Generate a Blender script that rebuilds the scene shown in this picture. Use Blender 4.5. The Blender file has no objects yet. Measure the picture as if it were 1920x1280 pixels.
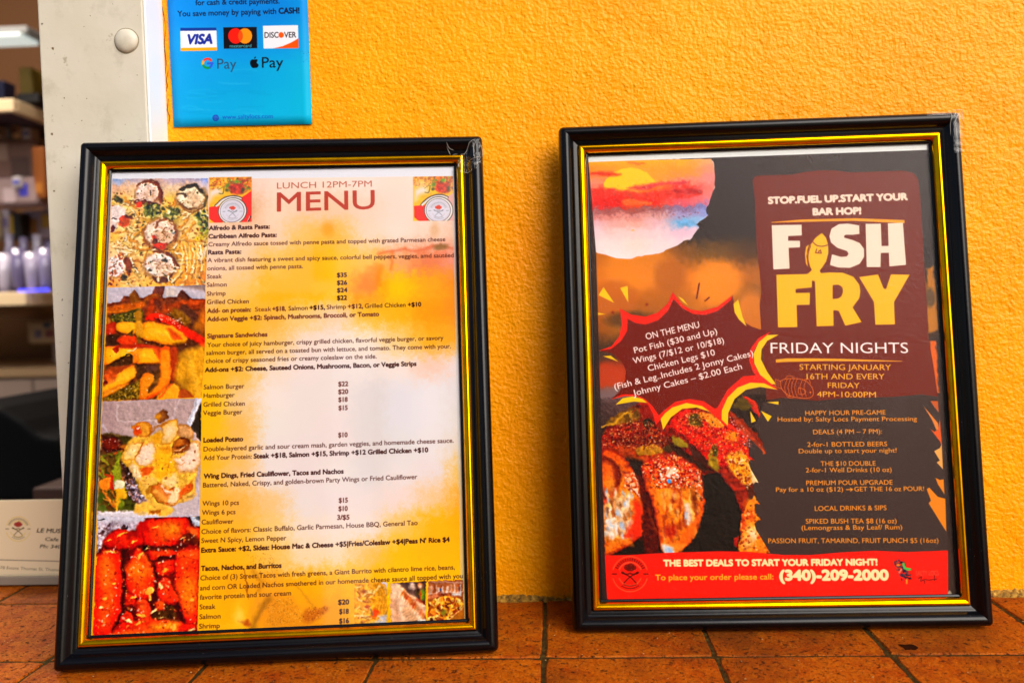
import bpy, bmesh, math, random
import numpy as np
from mathutils import Matrix, Vector

MM = 0.001
# ------------------------------------------------------------------ camera, world, sun, exposure
scene = bpy.context.scene
COL = scene.collection
cam_d = bpy.data.cameras.new('camera')
cam = bpy.data.objects.new('camera', cam_d); COL.objects.link(cam)
F_PX, CX, CD, CH, PITCH, YAW, ROLL = 1605.25, 203.94, 578.25, 204.72, 0.04636, -0.04595, 0.02622
def cam_axes():
    cy, sy, cp, sp = math.cos(YAW), math.sin(YAW), math.cos(PITCH), math.sin(PITCH)
    fwd = np.array([sy*cp, cy*cp, -sp]); right = np.array([cy, -sy, 0.]); down = np.cross(fwd, right)
    r = math.cos(ROLL)*right + math.sin(ROLL)*down
    d = -math.sin(ROLL)*right + math.cos(ROLL)*down
    return r, d, fwd
_r, _d, _f = cam_axes()
m = Matrix.Identity(4)
for i in range(3):
    m[i][0] = _r[i]; m[i][1] = -_d[i]; m[i][2] = -_f[i]
m[0][3], m[1][3], m[2][3] = CX*MM, -CD*MM, CH*MM
cam.matrix_world = m
cam_d.sensor_width = 36; cam_d.lens = F_PX/1920*36
cam_d.clip_start = 0.01; cam_d.clip_end = 300
cam_d.dof.use_dof = True; cam_d.dof.focus_distance = 0.525; cam_d.dof.aperture_fstop = 6.0
scene.camera = cam

SUN_EL, SUN_AZ = math.radians(35), math.radians(38)     # azimuth: to the right of straight out from the wall
world = bpy.data.worlds.new('World'); scene.world = world; world.use_nodes = True
wn = world.node_tree.nodes; wl = world.node_tree.links
bgn = wn['Background']
sky = wn.new('ShaderNodeTexSky'); sky.sky_type = 'NISHITA'; sky.sun_disc = False
sky.sun_elevation = SUN_EL
sun_dir = Vector((math.sin(SUN_AZ)*math.cos(SUN_EL), -math.cos(SUN_AZ)*math.cos(SUN_EL), math.sin(SUN_EL)))
sky.sun_rotation = math.atan2(sun_dir.x, sun_dir.y)
sky.air_density = 1.0; sky.dust_density = 4.0; sky.ozone_density = 1.0
wl.new(sky.outputs[0], bgn.inputs[0]); bgn.inputs[1].default_value = 0.07
sun_d = bpy.data.lights.new('sun', 'SUN'); sun_d.energy = 1.5; sun_d.angle = math.radians(46)
sun_d.color = (1.0, 0.97, 0.93)
sun = bpy.data.objects.new('sun', sun_d); COL.objects.link(sun)
sun.rotation_euler = sun_dir.to_track_quat('Z', 'Y').to_euler()
scene.view_settings.view_transform = 'Standard'; scene.view_settings.look = 'None'
scene.view_settings.gamma = 1.0; scene.view_settings.exposure = 0.93
scene.cycles.max_bounces = 8; scene.cycles.transparent_max_bounces = 12
scene.cycles.caustics_reflective = False; scene.cycles.caustics_refractive = False

# ------------------------------------------------------------------ helpers
def tag(o, label=None, cat=None, group=None, kind=None):
    for k, v in (('label', label), ('category', cat), ('group', group), ('kind', kind)):
        if v: o[k] = v
    return o
def srgb(h):
    h = h.lstrip('#')
    if len(h) == 3: h = ''.join(c*2 for c in h)
    v = [int(h[i:i+2], 16)/255 for i in (0, 2, 4)]
    return [c/12.92 if c <= .04045 else ((c+.055)/1.055)**2.4 for c in v]
def obj(name, me, mat=None, parent=None, loc=None):
    o = bpy.data.objects.new(name, me); COL.objects.link(o)
    if mat is not None and len(me.materials) == 0: me.materials.append(mat)
    if parent is not None: o.parent = parent
    if loc: o.location = loc
    return o
def mesh(name, vs, fs, smooth=False):
    me = bpy.data.meshes.new(name); me.from_pydata([tuple(v) for v in vs], [], fs); me.update()
    if smooth: me.polygons.foreach_set('use_smooth', [True]*len(me.polygons))
    return me
def box_mesh(name, x0, x1, y0, y1, z0, z1, bev=0, seg=2, jit=0, seed=0):
    bm = bmesh.new(); rnd = random.Random(seed)
    vs = [bm.verts.new(((x0, x1)[i & 1]*MM, (y0, y1)[(i >> 1) & 1]*MM, (z0, z1)[(i >> 2) & 1]*MM)) for i in range(8)]
    for f in ((0,2,3,1), (4,5,7,6), (0,1,5,4), (2,6,7,3), (0,4,6,2), (1,3,7,5)): bm.faces.new([vs[i] for i in f])
    if jit:
        for v in bm.verts: v.co.x += rnd.uniform(-jit, jit)*MM; v.co.y += rnd.uniform(-jit, jit)*MM
    if bev: bmesh.ops.bevel(bm, geom=list(bm.edges), offset=bev*MM, segments=seg, profile=.5, affect='EDGES')
    me = bpy.data.meshes.new(name); bm.to_mesh(me); bm.free(); return me
def empty(name, loc, label, cat, group=None):
    o = bpy.data.objects.new(name, None); COL.objects.link(o); o.empty_display_size = .02
    o.location = loc; tag(o, label, cat, group); return o
def mat(name, color='888', rough=.5, metal=0, spec=.5, coat=0):
    m = bpy.data.materials.new(name); m.use_nodes = True
    b = m.node_tree.nodes['Principled BSDF']
    b.inputs['Base Color'].default_value = (*(srgb(color) if isinstance(color, str) else color), 1)
    b.inputs['Roughness'].default_value = rough; b.inputs['Metallic'].default_value = metal
    b.inputs['Specular IOR Level'].default_value = spec; b.inputs['Coat Weight'].default_value = coat
    m.diffuse_color = b.inputs['Base Color'].default_value
    return m
class NT:
    def __init__(s, m): s.t = m.node_tree; s.b = s.t.nodes['Principled BSDF']; s.tc = None
    def n(s, typ, **kw):
        nd = s.t.nodes.new(typ)
        for k, v in kw.items():
            if k.startswith('i_'): nd.inputs[k[2:].replace('_', ' ')].default_value = v
            else: setattr(nd, k, v)
        return nd
    def l(s, a, b): s.t.links.new(a, b)
    def obco(s):
        if not s.tc: s.tc = s.n('ShaderNodeTexCoord')
        return s.tc.outputs['Object']
    def noise(s, scale, detail=4, rough=.5, co=None, dist=0):
        nd = s.n('ShaderNodeTexNoise'); nd.inputs['Scale'].default_value = scale; nd.inputs['Detail'].default_value = detail
        nd.inputs['Roughness'].default_value = rough; nd.inputs['Distortion'].default_value = dist
        s.l(co or s.obco(), nd.inputs['Vector']); return nd.outputs['Fac']
    def ramp(s, fac, stops):
        nd = s.n('ShaderNodeValToRGB'); e = nd.color_ramp.elements
        while len(e) < len(stops): e.new(.5)
        for i, (p, c) in enumerate(stops):
            e[i].position = p; e[i].color = (*(srgb(c) if isinstance(c, str) else (c, c, c)), 1)
        s.l(fac, nd.inputs[0]); return nd.outputs[0]
    def mix(s, fac, a, b, mode='MIX'):
        nd = s.n('ShaderNodeMix', data_type='RGBA', blend_type=mode)
        for sock, v in ((nd.inputs[0], fac), (nd.inputs[6], a), (nd.inputs[7], b)):
            if hasattr(v, 'links'): s.l(v, sock)
            elif isinstance(v, str): sock.default_value = (*srgb(v), 1)
            else: sock.default_value = v
        return nd.outputs[2]
    def math(s, op, a, b=0):
        nd = s.n('ShaderNodeMath', operation=op)
        for sock, v in ((nd.inputs[0], a), (nd.inputs[1], b)):
            if hasattr(v, 'links'): s.l(v, sock)
            else: sock.default_value = v
        return nd.outputs[0]
    def bump(s, h, dist, strength=1.0, prev=None):
        nd = s.n('ShaderNodeBump'); nd.inputs['Distance'].default_value = dist; nd.inputs['Strength'].default_value = strength
        s.l(h, nd.inputs['Height'])
        if prev: s.l(prev, nd.inputs['Normal'])
        return nd.outputs[0]

# ------------------------------------------------------------------ a small painter for the flat prints
def fbm(h, w, cell, octv, seed):
    rs = np.random.RandomState(seed); out = np.zeros((h, w), np.float32); amp = 1.; tot = 0
    for o in range(octv):
        c = max(cell/2**o, 1.0); gh, gw = int(h/c)+3, int(w/c)+3
        g = rs.rand(gh, gw).astype(np.float32)*2-1
        y = np.arange(h)/c; x = np.arange(w)/c; yi = y.astype(int); xi = x.astype(int)
        fy = (y-yi)[:, None]; fx = (x-xi)[None]; fy = fy*fy*(3-2*fy); fx = fx*fx*(3-2*fx)
        a = g[yi][:, xi]; b = g[yi][:, xi+1]; cc = g[yi+1][:, xi]; d = g[yi+1][:, xi+1]
        out += amp*((a*(1-fx)+b*fx)*(1-fy)+(cc*(1-fx)+d*fx)*fy); tot += amp; amp *= .55
    return out/tot*1.6
def hx(c):
    c = c.lstrip('#')
    if len(c) == 3: c = ''.join(k*2 for k in c)
    return np.array([int(c[i:i+2], 16)/255 for i in (0, 2, 4)], np.float32)
def cat_rom(p, k=5, closed=True):
    p = np.asarray(p, float); n = len(p); out = []
    rng = range(n) if closed else range(n-1)
    for i in rng:
        g = (lambda j: p[j % n]) if closed else (lambda j: p[min(max(j, 0), n-1)])
        a, b, c, d = g(i-1), g(i), g(i+1), g(i+2)
        for t in np.linspace(0, 1, k, endpoint=False):
            out.append(.5*((2*b)+(-a+c)*t+(2*a-5*b+4*c-d)*t*t+(-a+3*b-3*c+d)*t**3))
    if not closed: out.append(p[-1])
    return np.array(out)
class Print:
    """canvas in sheet millimetres; coordinates measured on the photograph are rectified to the sheet by H"""
    def __init__(s, u0, u1, v0, v1, S, H, base='fff', seed=1):
        s.u0, s.u1, s.v0, s.v1, s.S, s.H = u0, u1, v0, v1, S, np.array(H)
        s.w = int(round((u1-u0)*S)); s.h = int(round((v1-v0)*S))
        s.a = np.zeros((s.h, s.w, 3), np.float32)+hx(base)
        s.nx = fbm(s.h, s.w, 14, 3, seed); s.ny = fbm(s.h, s.w, 14, 3, seed+1)
        s.nf = fbm(s.h, s.w, 3, 2, seed+2); s.nm = fbm(s.h, s.w, 9, 4, seed+3); s.nl = fbm(s.h, s.w, 60, 3, seed+4)
        s.clip = None; s.warp = 0; s.r = random.Random(seed); s.view(0, 0, 1)
    def view(s, x, y, k, clip=None, warp=0):
        s.vx, s.vy, s.vk = x, y, k; s.warp = warp; s.clip = None
        a = s.tr([(0, 0), (100*k, 0), (0, 100*k)]); s.k = (np.linalg.norm(a[1]-a[0])+np.linalg.norm(a[2]-a[0]))/200/k
        if clip:
            w = s.warp; s.warp = 0
            q = s.tr(clip); s.clip = s.cov(q, 0, s.h, 0, s.w, 1.0, 0); s.warp = w
    def mm(s, p):
        p = np.asarray(p, float).reshape(-1, 2); x = s.vx+p[:, 0]/s.vk; y = s.vy+p[:, 1]/s.vk
        q = s.H@np.stack([x, y, np.ones_like(x)]); return np.stack([q[0]/q[2], q[1]/q[2]], 1)
    def tr(s, p):
        q = s.mm(p); return np.stack([(q[:, 0]-s.u0)*s.S, (s.v1-q[:, 1])*s.S], 1)
    def cov(s, q, y0, y1, x0, x1, soft, warp):
        X, Y = np.meshgrid(np.arange(x0, x1, dtype=np.float32)+.5, np.arange(y0, y1, dtype=np.float32)+.5)
        if warp: X = X+s.nx[y0:y1, x0:x1]*warp; Y = Y+s.ny[y0:y1, x0:x1]*warp
        d2 = np.full(X.shape, 1e9, np.float32); ins = np.zeros(X.shape, bool)
        n = len(q)
        for i in range(n):
            ax, ay = q[i]; bx, by = q[(i+1) % n]; ex, ey = bx-ax, by-ay; L = ex*ex+ey*ey+1e-9
            t = np.clip(((X-ax)*ex+(Y-ay)*ey)/L, 0, 1)
            d2 = np.minimum(d2, (X-ax-t*ex)**2+(Y-ay-t*ey)**2)
            if abs(ey) > 1e-9: ins ^= ((ay > Y) != (by > Y)) & (X < ax+(Y-ay)*ex/ey)
        d = np.sqrt(d2); d = np.where(ins, -d, d)
        return np.clip(.5-d/soft, 0, 1)
    def put(s, c, y0, y1, x0, x1, col, a, var):
        c = c*a
        if s.clip is not None: c = c*s.clip[y0:y1, x0:x1]
        col = hx(col) if isinstance(col, str) else col
        if var: col = np.clip(col*(1+var*s.nm[y0:y1, x0:x1, None]*np.array([1, 1.1, 1.2], np.float32)), 0, 1)
        s.a[y0:y1, x0:x1] += c[..., None]*(col-s.a[y0:y1, x0:x1])
    def box(s, q, pad):
        x0 = max(int(q[:, 0].min()-pad), 0); x1 = min(int(q[:, 0].max()+pad)+1, s.w)
        y0 = max(int(q[:, 1].min()-pad), 0); y1 = min(int(q[:, 1].max()+pad)+1, s.h)
        return (y0, y1, x0, x1) if x1 > x0 and y1 > y0 else None
    def P(s, pts, col, a=1, soft=1.2, sm=False, var=0, warp=None):
        if sm: pts = cat_rom(pts, 4)
        warp = s.warp if warp is None else warp
        q = s.tr(pts); b = s.box(q, soft+abs(warp)*1.6+2)
        if b: s.put(s.cov(q, *b, soft, warp), *b, col, a, var)
    def E(s, x, y, rx, ry, ang, col, a=1, soft=1.2, var=0, warp=None):
        warp = s.warp if warp is None else warp
        cx, cy = s.tr([(x, y)])[0]; rx = max(rx*s.k, .45); ry = max(ry*s.k, .45); R_ = max(rx, ry)+soft+abs(warp)*1.6+1
        x0, x1 = max(int(cx-R_), 0), min(int(cx+R_)+1, s.w); y0, y1 = max(int(cy-R_), 0), min(int(cy+R_)+1, s.h)
        if x1 <= x0 or y1 <= y0: return
        X, Y = np.meshgrid(np.arange(x0, x1, dtype=np.float32)+.5, np.arange(y0, y1, dtype=np.float32)+.5)
        if warp: X = X+s.nx[y0:y1, x0:x1]*warp; Y = Y+s.ny[y0:y1, x0:x1]*warp
        t = math.radians(ang); dx, dy = X-cx, Y-cy; u = dx*math.cos(t)+dy*math.sin(t); v = -dx*math.sin(t)+dy*math.cos(t)
        rr = np.sqrt((u/rx)**2+(v/ry)**2)+1e-6; d = (rr-1)*min(rx, ry)
        s.put(np.clip(.5-d/soft, 0, 1), y0, y1, x0, x1, col, a, var)
    def L(s, pts, wd, col, a=1, soft=1.2, sm=True, var=0, warp=None, taper=False):
        if sm and len(pts) > 2: pts = cat_rom(pts, 4, False)
        warp = s.warp if warp is None else warp
        q = s.tr(pts); wc = wd*s.k/2; b = s.box(q, wc+soft+abs(warp)*1.6+2)
        if not b: return
        y0, y1, x0, x1 = b
        X, Y = np.meshgrid(np.arange(x0, x1, dtype=np.float32)+.5, np.arange(y0, y1, dtype=np.float32)+.5)
        if warp: X = X+s.nx[y0:y1, x0:x1]*warp; Y = Y+s.ny[y0:y1, x0:x1]*warp
        d = np.full(X.shape, 1e9, np.float32); n = len(q)
        for i in range(n-1):
            ax, ay = q[i]; ex, ey = q[i+1]-q[i]; LL = ex*ex+ey*ey+1e-9
            t = np.clip(((X-ax)*ex+(Y-ay)*ey)/LL, 0, 1); w_ = wc
            if taper: w_ = wc*np.sin(np.pi*np.clip((i+t)/(n-1), .04, .96))
            d = np.minimum(d, np.sqrt((X-ax-t*ex)**2+(Y-ay-t*ey)**2)-w_)
        s.put(np.clip(.5-d/soft, 0, 1), y0, y1, x0, x1, col, a, var)
    def ring(s, x, y, r, wd, col, a=1, a0=0, a1=360, ry=None):
        s.L([(x+r*math.cos(math.radians(t)), y+(ry or r)*math.sin(math.radians(t))) for t in np.linspace(a0, a1, 24)], wd, col, a, sm=False, warp=0)
    def spk(s, reg, n, r0, r1, cols, a=1, el=1.0, ang=None, soft=1.0, spread=25):
        """n little flecks inside polygon reg"""
        p = np.array(reg, float); x0, y0 = p.min(0); x1, y1 = p.max(0); k = 0; tries = 0
        while k < n and tries < n*8:
            tries += 1; x = s.r.uniform(x0, x1); y = s.r.uniform(y0, y1); ins = False
            for i in range(len(p)):
                (ax, ay), (bx, by) = p[i], p[(i+1) % len(p)]
                if (ay > y) != (by > y) and x < ax+(y-ay)*(bx-ax)/(by-ay): ins = not ins
            if not ins: continue
            k += 1; r = s.r.uniform(r0, r1); an = s.r.uniform(0, 180) if ang is None else ang+s.r.uniform(-spread, spread)
            s.E(x, y, r*el, r, an, s.r.choice(cols), a*s.r.uniform(.6, 1), soft)
    def grid(s, xs, ys, rows, warp=6, grain=5, a=1.0):
        """smooth colour field given on a coarse net of sheet points"""
        G = np.stack([np.stack([hx(c) for c in r.split()]) for r in rows])
        vw = (s.vx, s.vy, s.vk); s.vx = s.vy = 0; s.vk = 1
        P0 = s.tr([(x, ys[len(ys)//2]) for x in xs])[:, 0]; Q0 = s.tr([(xs[len(xs)//2], y) for y in ys])[:, 1]; s.vx, s.vy, s.vk = vw
        X, Y = np.meshgrid(np.arange(s.w, dtype=np.float32), np.arange(s.h, dtype=np.float32))
        X = X+s.nx*warp+s.nf*grain; Y = Y+s.ny*warp+np.roll(s.nf, 37, 1)*grain
        gx = np.interp(X, P0, np.arange(len(xs))); gy = np.interp(Y, Q0, np.arange(len(ys)))
        xi = np.minimum(gx.astype(int), len(xs)-2); yi = np.minimum(gy.astype(int), len(ys)-2)
        fx = (gx-xi)[..., None]; fy = (gy-yi)[..., None]; fx = fx*fx*(3-2*fx); fy = fy*fy*(3-2*fy)
        c = (G[yi, xi]*(1-fx)+G[yi, xi+1]*fx)*(1-fy)+(G[yi+1, xi]*(1-fx)+G[yi+1, xi+1]*fx)*fy
        w_ = a*(s.clip[..., None] if s.clip is not None else 1.0)
        s.a += w_*(c.astype(np.float32)-s.a)
    def fx(s, clip, amp=3.0, grain=.12, con=1.06, seed=0, gam=1.12):
        """break painted edges up: two-scale displacement, print grain and a touch of local contrast inside the clip outline"""
        s.warp = 0; q = s.tr(clip); b = s.box(q, 2); y0, y1, x0, x1 = b; c = s.cov(q, *b, 1.0, 0)[..., None]
        Y, X = np.mgrid[y0:y1, x0:x1].astype(np.float32); r = lambda a, k: np.roll(a, (k*53+seed*17, k*31+seed*7), (0, 1))[y0:y1, x0:x1]
        X2 = X+r(s.nm, 1)*amp*1.6; Y2 = Y+r(s.nm, 3)*amp*1.6
        X2 = np.clip(X2, x0, x1-1.01); Y2 = np.clip(Y2, y0, y1-1.01); xi = X2.astype(int); yi = Y2.astype(int); fx_ = (X2-xi)[..., None]; fy = (Y2-yi)[..., None]; a = s.a
        w = (a[yi, xi]*(1-fx_)+a[yi, xi+1]*fx_)*(1-fy)+(a[yi+1, xi]*(1-fx_)+a[yi+1, xi+1]*fx_)*fy
        bl = w.copy()
        for ax in (0, 1):
            for d in (1, 2, 4): bl = (bl+np.roll(bl, d, ax)+np.roll(bl, -d, ax))/3
        lum = w@np.array([.35, .5, .15], np.float32); lb = lum.copy()
        for ax in (0, 1):
            for d in (1, 2, 3): lb = (lb+np.roll(lb, d, ax)+np.roll(lb, -d, ax))/3
        hg = lb+.10*r(s.nm, 9)+.03*r(s.nf, 9); em = np.roll(hg, (2, -2), (0, 1))-np.roll(hg, (-2, 2), (0, 1)); em = (em+np.roll(em, 1, 0)+np.roll(em, 1, 1))/3
        sm = w.copy()
        for ax in (0, 1): sm = (2*sm+np.roll(sm, 1, ax)+np.roll(sm, -1, ax))/4
        w = sm+(sm-bl)*.3-em[..., None]*.5*np.array([1, .85, .7], np.float32); w = np.clip(w, 0, 1)**gam; g = (r(s.nf, 5)*.3+r(s.nm, 6)*.9)[..., None]
        w = w*(1+grain*g); w = np.clip((w-.5)*con+.5, 0, 1)
        s.a[y0:y1, x0:x1] += c*(w-s.a[y0:y1, x0:x1])
    def image(s, name):
        im = bpy.data.images.new(name, s.w, s.h, alpha=False)
        px = np.ones((s.h, s.w, 4), np.float32); px[..., :3] = np.clip(s.a[::-1], 0, 1)
        im.pixels.foreach_set(px.ravel()); im.update(); im.pack(); return im

# flat lettering: glyph outlines rasterised into the print
_tc = {}
def glyphs(txt):
    if txt not in _tc:
        cu = bpy.data.curves.new('lettering', 'FONT'); cu.body = txt; cu.size = 1; cu.resolution_u = 4; cu.fill_mode = 'FRONT'
        o = bpy.data.objects.new('lettering', cu); COL.objects.link(o)
        me = o.to_mesh(); v = np.empty(len(me.vertices)*3, np.float32); me.vertices.foreach_get('co', v); v = v.reshape(-1, 3)[:, :2].astype(float)
        E_ = {}
        for p in me.polygons:
            q = list(p.vertices)
            for a, b in zip(q, q[1:]+q[:1]):
                if (b, a) in E_: del E_[(b, a)]
                else: E_[(a, b)] = 1
        o.to_mesh_clear(); bpy.data.objects.remove(o); bpy.data.curves.remove(cu)
        _tc[txt] = (v, np.array(list(E_), int))
    return _tc[txt]
def T(s, txt, x0, y0, x1, y1, cap, col, bold=0.0, shear=0, alpha=1.0):
    """print text with its baseline from (x0,y0) to (x1,y1) on the photo; cap height and extra stroke weight in mm"""
    v, e = glyphs(txt); a, b = s.mm([(x0, y0), (x1, y1)]); L = np.linalg.norm(b-a); ex = (b-a)/L; n = np.array([-ex[1], ex[0]])
    xm, xM = v[:, 0].min(), v[:, 0].max(); cs = cap/0.73; L = max(L-bold, .1)
    q = a+((v[:, 0]-xm)/(xM-xm)*L+bold/2+v[:, 1]*cs*shear)[:, None]*ex+(v[:, 1]*cs)[:, None]*n
    q = np.stack([(q[:, 0]-s.u0)*s.S, (s.v1-q[:, 1])*s.S], 1)
    x_0 = max(int(q[:, 0].min())-4, 0); x_1 = min(int(q[:, 0].max())+6, s.w); y_0 = max(int(q[:, 1].min())-4, 0); y_1 = min(int(q[:, 1].max())+6, s.h)
    if x_1-x_0 < 2 or y_1-y_0 < 2: return
    A0, B0 = q[e[:, 0]], q[e[:, 1]]; cov = None
    r = bold/2*s.S; offs = [(0, 0)] if bold <= 0 else [(r*math.cos(g), r*math.sin(g)) for g in np.linspace(0, 2*math.pi, 8, endpoint=False)]+[(0, 0)]
    for ox, oy in offs:
        o_ = np.array([ox-x_0, oy-y_0]); A = A0+o_; Bq = B0+o_
        lo = np.floor(np.minimum(A[:, 1], Bq[:, 1])).astype(int); hi = np.floor(np.maximum(A[:, 1], Bq[:, 1])).astype(int)+1
        ln = hi-lo; ii = np.repeat(np.arange(len(A)), ln); row = lo[ii]+np.arange(len(ii))-np.repeat(np.cumsum(ln)-ln, ln)
        ay, by, ax, bx = A[ii, 1], Bq[ii, 1], A[ii, 0], Bq[ii, 0]; ya = np.clip(ay, row, row+1); yb = np.clip(by, row, row+1); dy = yb-ya
        mx_ = ax+(bx-ax)*((ya+yb)/2-ay)/np.where(np.abs(by-ay) < 1e-9, 1, by-ay)
        xi = np.clip(np.floor(mx_).astype(int), 0, x_1-x_0-2); yi = np.clip(row, 0, y_1-y_0-1); fx = np.clip(mx_-xi, 0, 1)
        g = np.zeros((y_1-y_0, x_1-x_0)); np.add.at(g, (yi, xi), dy*(1-fx)); np.add.at(g, (yi, xi+1), dy*fx)
        c = np.clip(np.abs(np.cumsum(g, 1)), 0, 1); cov = c if cov is None else np.maximum(cov, c)
    if bold < 0: cov = cov*(1+bold)
    s.put(cov.astype(np.float32), y_0, y_1, x_0, x_1, col, alpha, 0)
Print.T = T

# ------------------------------------------------------------------ materials
M = {}
def stucco():
    m = mat('yellow_stucco_paint', 'f09a0c', .36, spec=.18); N = NT(m)
    big = N.noise(7, 5, .6); hump = N.noise(38, 3, .5); mid = N.noise(215, 1.5, .45); fin = N.noise(470, 2, .45); sp = N.noise(60, 5, .7)
    c = N.mix(N.ramp(big, [(.35, 0.), (.65, 1.)]), 'fa9600', 'ffa604')
    c = N.mix(N.ramp(sp, [(.66, 0.), (.74, .35)]), c, 'c87a10')
    spk = N.noise(700, 2, .5)
    c = N.mix(N.ramp(spk, [(.74, 0.), (.78, .7)]), c, '7a4406')
    N.l(c, N.b.inputs['Base Color'])
    h = N.math('ADD', N.math('ADD', N.math('MULTIPLY', mid, .6), N.math('MULTIPLY', fin, .55)), N.math('MULTIPLY', hump, 1.1))
    N.l(N.bump(h, .0019, .9), N.b.inputs['Normal']); return m
M['stucco'] = stucco()
def painted(name, col, col2, bump=.0003):
    m = mat(name, col, .45); N = NT(m)
    c = N.mix(N.ramp(N.noise(14, 4), [(.35, 0.), (.7, 1.)]), col, col2)
    c = N.mix(N.ramp(N.noise(38, 6, .7), [(.54, 0.), (.72, .5)]), c, 'a0967c')
    c = N.mix(N.ramp(N.noise(95, 5, .65), [(.66, 0.), (.71, .6)]), c, '8f7f60')
    c = N.mix(N.ramp(N.noise(330, 2, .5), [(.75, 0.), (.78, .9)]), c, '5a4630')
    N.l(c, N.b.inputs['Base Color']); N.l(N.bump(N.noise(40, 5), bump, .8), N.b.inputs['Normal']); return m
M['post'] = painted('old_cream_gloss_paint', 'd6cfbf', 'c9c0aa', .0008)
def tile_mat():
    m = mat('terracotta_tile', 'a8501c', .6, spec=.12); N = NT(m)
    oi = N.n('ShaderNodeObjectInfo')
    co = N.n('ShaderNodeVectorMath', operation='ADD'); N.l(N.obco(), co.inputs[0]); N.l(oi.outputs['Location'], co.inputs[1]); v = co.outputs[0]
    big = N.noise(22, 4, .6, v); mid = N.noise(90, 6, .75, v); fine = N.noise(520, 4, .7, v); pit = N.noise(210, 6, .7, v)
    c = N.mix(N.ramp(big, [(.3, 0.), (.7, 1.)]), 'a03c00', 'b45800')
    c = N.mix(N.ramp(mid, [(.4, 0.), (.75, .8)]), c, 'cc7410')
    c = N.mix(N.ramp(fine, [(.46, 0.), (.66, .8)]), c, '7a2c00')
    c = N.mix(N.ramp(N.noise(760, 2, .5, v), [(.66, 0.), (.72, .7)]), c, 'e09048')
    dark = N.ramp(N.math('MAXIMUM', pit, N.math('SUBTRACT', N.noise(430, 3, .55, v), .035)), [(.585, 0.), (.66, .9)])
    c = N.mix(dark, c, '2c1608')
    c = N.mix(N.ramp(N.noise(9, 5, .7, v), [(.46, 0.), (.64, .7)]), c, '5c2c08')
    hs = N.n('ShaderNodeHueSaturation'); N.l(c, hs.inputs['Color']); N.l(N.math('ADD', N.math('MULTIPLY', oi.outputs['Random'], .25), .86), hs.inputs['Value'])
    N.l(hs.outputs[0], N.b.inputs['Base Color'])
    h = N.math('SUBTRACT', N.math('ADD', mid, N.math('MULTIPLY', fine, .5)), N.math('MULTIPLY', dark, 1.2))
    N.l(N.bump(h, .0011, 1.), N.b.inputs['Normal']); return m
M['tile'] = tile_mat()
def grout():
    m = mat('dark_grout', '3a2810', .9, spec=.1); N = NT(m)
    N.l(N.ramp(N.noise(300, 5, .7), [(.3, '241608'), (.55, '403010'), (.8, '6c5828')]), N.b.inputs['Base Color'])
    N.l(N.bump(N.noise(500, 4), .001, .8), N.b.inputs['Normal']); return m
M['grout'] = grout()
def black():
    m = mat('black_lacquered_moulding', '050406', .2, spec=.26); N = NT(m)
    d = N.ramp(N.noise(900, 2, .5), [(.77, 0.), (.80, .8)])
    N.l(N.mix(d, '050406', '7c776c'), N.b.inputs['Base Color'])
    N.l(N.math('ADD', N.math('MULTIPLY', N.noise(50, 4), .14), .16), N.b.inputs['Roughness'])
    N.l(N.bump(N.noise(180, 3), .00008, .6), N.b.inputs['Normal']); return m
M['black'] = black()
def gold():
    m = mat('gold_foil_lip', 'f2b01e', .2, metal=1); N = NT(m)
    N.l(N.ramp(N.noise(70, 4, .6), [(.3, 'd89000'), (.7, 'f8b400')]), N.b.inputs['Base Color'])
    N.l(N.bump(N.noise(120, 3), .0001, .5), N.b.inputs['Normal']); return m
M['gold'] = gold()
def pane(name, rough, bump, ior=1.3):
    m = bpy.data.materials.new(name); m.use_nodes = True; t = m.node_tree; t.nodes.remove(t.nodes['Principled BSDF'])
    out = t.nodes['Material Output']; tr = t.nodes.new('ShaderNodeBsdfTransparent'); tr.inputs[0].default_value = (.97, .97, .97, 1)
    gl = t.nodes.new('ShaderNodeBsdfGlossy'); gl.inputs['Roughness'].default_value = rough
    fr = t.nodes.new('ShaderNodeFresnel'); ge = t.nodes.new('ShaderNodeNewGeometry'); mr = t.nodes.new('ShaderNodeMapRange'); mr.inputs['To Min'].default_value = ior; mr.inputs['To Max'].default_value = 1/ior
    t.links.new(ge.outputs['Backfacing'], mr.inputs['Value']); t.links.new(mr.outputs[0], fr.inputs[0])
    mx = t.nodes.new('ShaderNodeMixShader'); t.links.new(fr.outputs[0], mx.inputs[0]); t.links.new(tr.outputs[0], mx.inputs[1]); t.links.new(gl.outputs[0], mx.inputs[2])
    t.links.new(mx.outputs[0], out.inputs[0])
    if bump:
        tc = t.nodes.new('ShaderNodeTexCoord'); nz = t.nodes.new('ShaderNodeTexNoise'); nz.inputs['Scale'].default_value = 900; nz.inputs['Detail'].default_value = 2
        mp = t.nodes.new('ShaderNodeMapping'); mp.inputs['Scale'].default_value = (1, 1, .45)
        t.links.new(tc.outputs['Object'], mp.inputs[0]); t.links.new(mp.outputs[0], nz.inputs['Vector'])
        bp = t.nodes.new('ShaderNodeBump'); bp.inputs['Distance'].default_value = bump; t.links.new(nz.outputs[0], bp.inputs['Height'])
        t.links.new(bp.outputs[0], gl.inputs['Normal'])
    return m
M['glass'] = pane('clear_glass_pane', .04, 0, 1.42)
M['film'] = pane('pebbled_clear_sheet', .13, .0004, 1.2)
M['tape'] = pane('crumpled_clear_tape', .2, .0002, 1.4)
def print_mat(name, im):
    m = mat(name, 'fff', .6, spec=.06); N = NT(m)
    ti = N.n('ShaderNodeTexImage'); ti.image = im; ti.interpolation = 'Cubic'; ti.extension = 'EXTEND'
    uv = N.n('ShaderNodeUVMap'); N.l(uv.outputs[0], ti.inputs[0]); N.l(ti.outputs[0], N.b.inputs['Base Color']); return m
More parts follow.
